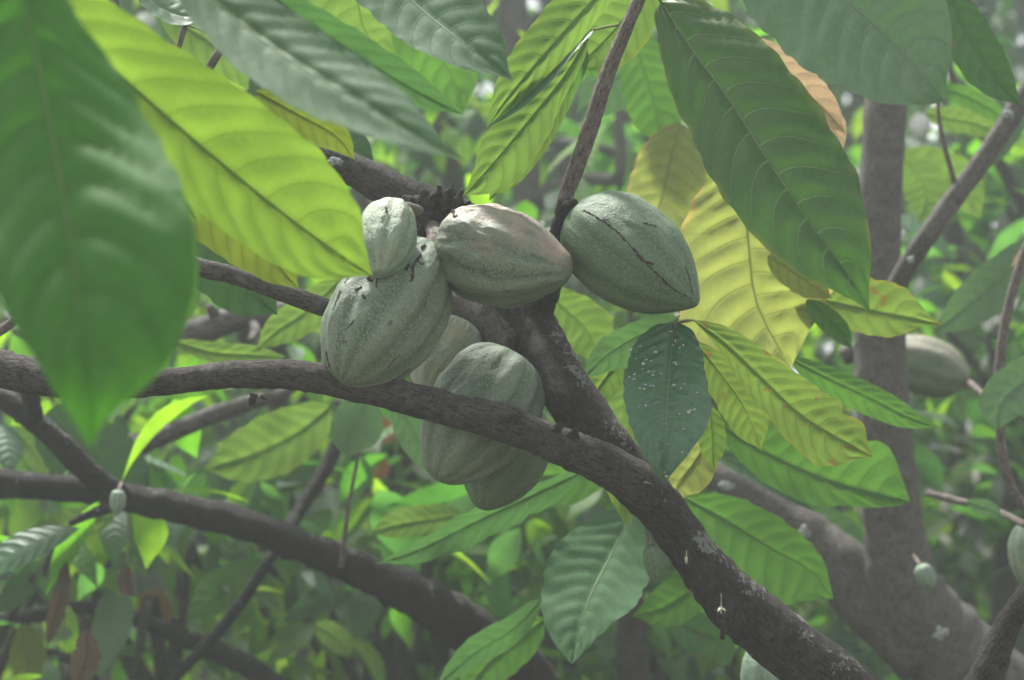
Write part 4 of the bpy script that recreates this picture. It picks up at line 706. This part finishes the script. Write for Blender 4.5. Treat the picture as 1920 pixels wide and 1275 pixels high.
leaf('bright leaf above the bend of the blurred limb', [(620, 880, 3.5), (560, 880, 3.5), (500, 900, 3.5), (450, 940, 3.5)], 36, 34, 'mid', N=7)
leaf('lime pointed leaf over the left shoot', [(20, 800, 3.3), (50, 830, 3.3), (75, 870, 3.3), (85, 905, 3.3)], 26, 24, 'lime', N=6)
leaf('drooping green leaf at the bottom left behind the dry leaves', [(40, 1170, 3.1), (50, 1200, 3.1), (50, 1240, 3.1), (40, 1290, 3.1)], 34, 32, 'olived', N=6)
# dry hanging ones
leaf('dry brown leaf dangling low beneath the blurred limb', [(122, 1050, 2.75), (118, 1100, 2.75), (104, 1150, 2.75), (88, 1215, 2.75)], 18, 16, 'dry', fold=.9, jag=.2, N=6, pet=[(118, 960, 2.78)])
leaf('short shrivelled brown leaf beneath the blurred limb', [(240, 1060, 2.75), (236, 1095, 2.75), (250, 1120, 2.75)], 15, 17, 'dry', fold=.8, jag=.25, N=5, pet=[(240, 965, 2.78)])
leaf('crumpled brown leaf at the bottom left corner', [(160, 1180, 2.6), (162, 1230, 2.6), (140, 1290, 2.6)], 28, 28, 'dry', fold=.7, jag=.3, N=5)
leaf('rust orange leaf deep behind the lower limb', [(300, 1105, 3.4), (290, 1140, 3.4), (298, 1190, 3.4)], 30, 34, 'rust', N=5)
leaf('rust leaf behind the stem below the branch', [(705, 780, 3.6), (720, 810, 3.6), (745, 820, 3.6)], 22, 22, 'rust', N=5)
leaf('small rust leaf above the lime pointed leaf', [(700, 855, 3.6), (712, 875, 3.6), (705, 900, 3.6)], 18, 18, 'rust', N=5)

# hanging spider threads under the lower limb
for i, (x0, y0, x1, y1) in enumerate([(112, 950, 122, 1270), (137, 955, 160, 1180), (238, 960, 240, 1060), (205, 960, 330, 1130)]):
    o_ = tube_mesh('spider_thread', px([(x0, y0, 2.7, .45), ((x0 + x1) / 2 + 3, (y0 + y1) / 2, 2.7, .4), (x1, y1, 2.7, .4)]), M['thread'], None, rough=0, seg=5, step=.02)
    tag(o_, 'fine grey thread hanging under the blurred lower limb', 'thread', 'threads below the lower limb')

# ================================================================= FLOWERS
def flower(label, x, y, d, sz, mat='petal', petals=5, stem=26, down=False):
    c = P(x, y, d); s_ = S(d) * sz; root = empty('cacao_flower', c, label, 'flower')
    tube_mesh('pedicel', [(*(c + Vector((0, 0, stem * S(d)))), .0004), (*(c + Vector((.0003, 0, stem * .5 * S(d)))), .0004), (*c, .0006)], M['petal'], root, rough=.02, seg=8, step=.002)
    for k in range(petals):
        a = 2 * math.pi * k / petals + .3; dr = Vector((math.cos(a), math.sin(a), -.12)); lt = Vector((-math.sin(a), math.cos(a), 0)); V = []
        for i in range(7):
            u = i / 6
            for v in (-1, 0, 1): V.append(c + dr * (s_ * u) + lt * (v * s_ * .22 * math.sin(math.pi * min(.97, u + .08))) + Vector((0, 0, -s_ * .5 * u * u + (.05 * s_ if v else 0))))
        F = [(i * 3 + j, i * 3 + 3 + j, i * 3 + 4 + j, i * 3 + 1 + j) for i in range(6) for j in (0, 1)]
        mesh_obj('petal', V, F, M[mat], root)
    tube_mesh('flower_centre', [(*(c + Vector((0, 0, .001))), .0012), (*(c + Vector((0, 0, -.002))), .0016), (*(c + Vector((0, 0, -.006))), .0009)], M[mat], root, rough=.2, seg=10, step=.001)
flower('tiny cream flower open against the dark limb', 1352, 1139, 1.9, 13)
flower('tiny closed cream flower bud on the dark limb', 1287, 1046, 1.9, 4, stem=14)
b_ = empty('cacao_flower', P(1355, 1165, 1.92), 'withered black flower stalk hanging beneath the open flower', 'flower')
tube_mesh('stalk', px([(1360, 1150, 1.92, 5), (1357, 1175, 1.92, 4), (1355, 1192, 1.92, 6), (1354, 1199, 1.92, 3)]), M['scar'], b_, rough=.3, seg=10, step=.002)

# ================================================================= WATER DROPS
def drop_mesh(r, flat):
    bm = bmesh.new(); bmesh.ops.create_uvsphere(bm, u_segments=16, v_segments=10, radius=r)
    for v in bm.verts: v.co.y *= flat
    me = bpy.data.meshes.new('water_drop'); bm.to_mesh(me); bm.free(); me.materials.append(M['water'])
    for p in me.polygons: p.use_smooth = True
    return me
DM = drop_mesh(.001, .55)
def drop(x, y, d, s_, label, group=None, me=DM, stretch=1.0):
    o = bpy.data.objects.new('water_drop', me); COL.objects.link(o); o.location = P(x, y, d); o.scale = (s_, s_, s_ * stretch)
    tag(o, label, 'water drop', group)
wetV = None
for L_, (V, grid, nu, half) in enumerate(LEAVES):
    q = V[grid[(0, 0)]]
    if abs(960 + q.x / S(q.y) - 1264) < 3 and abs(637.5 - (q.z - 1.5) / S(q.y) - 608) < 3: wetV = V
def on_leaf(V, x, y):
    b = min(V, key=lambda q: (960 + q.x / S(q.y) - x) ** 2 + (637.5 - (q.z - 1.5) / S(q.y) - y) ** 2); return b.y
rd = random.Random(8); spots = [(1183, 655), (1200, 650), (1226, 650), (1229, 660), (1266, 613), (1262, 620), (1277, 636), (1281, 647), (1274, 652), (1193, 672), (1206, 682), (1212, 675), (1262, 680), (1268, 683), (1181, 707), (1190, 702), (1198, 705), (1208, 699), (1216, 697), (1224, 703), (1239, 701), (1199, 728), (1210, 722), (1219, 724), (1228, 731), (1264, 722), (1284, 720), (1307, 736), (1211, 760), (1214, 754), (1234, 752), (1274, 776), (1296, 769), (1302, 768), (1283, 805), (1231, 835), (1279, 848), (1291, 852), (1247, 886), (1250, 893)]
spots += [(x + rd.uniform(-14, 14), y + rd.uniform(-9, 9)) for x, y in spots[4:34:2]]
for x, y in spots: drop(x, y, on_leaf(wetV, x, y) - .0009, rd.uniform(.8, 2.1), 'clear water drop sitting on the rain beaded dark leaf', 'water drops on the beaded leaf', stretch=rd.uniform(.6, 1.1))
drop(1270, 589, 1.935, 3.2, 'large clear water drop hanging under the seamed green pod', stretch=1.2)
uu, tt = near_uv(f4, 1136, 410); pp_, dd_, _ = f4(uu, tt); o_y = pp_.y
drop(1136, 410, o_y + .0002, 3.2, 'round water drop on top of the seamed green pod')

# ================================================================= ADDED HAZE: even volume imitating the milky veil on the lens
hz = NT('lens_veil_haze'); pv = hz.n('ShaderNodeVolumePrincipled'); hz.set(pv, 'Color', (.92, .97, .97)); hz.set(pv, 'Density', .015); hz.set(pv, 'Anisotropy', .2)
hz.t.links.new(pv.outputs[0], hz.out.inputs['Volume'])
x0, x1, y0, y1, z0, z1 = -450, 450, -450, 450, -1.2, 8.6
x0, x1, y0, y1 = -410, 410, -410, 410
HV = [(x, y, z) for x in (x0, x1) for y in (y0, y1) for z in (z0, z1)]
tag(mesh_obj('haze', HV, [(0, 1, 3, 2), (4, 6, 7, 5), (0, 4, 5, 1), (2, 3, 7, 6), (0, 2, 6, 4), (1, 5, 7, 3)], hz.m, smooth=False), kind='stuff', label='thin pale haze added to stand in for the veil on the lens', cat='haze')
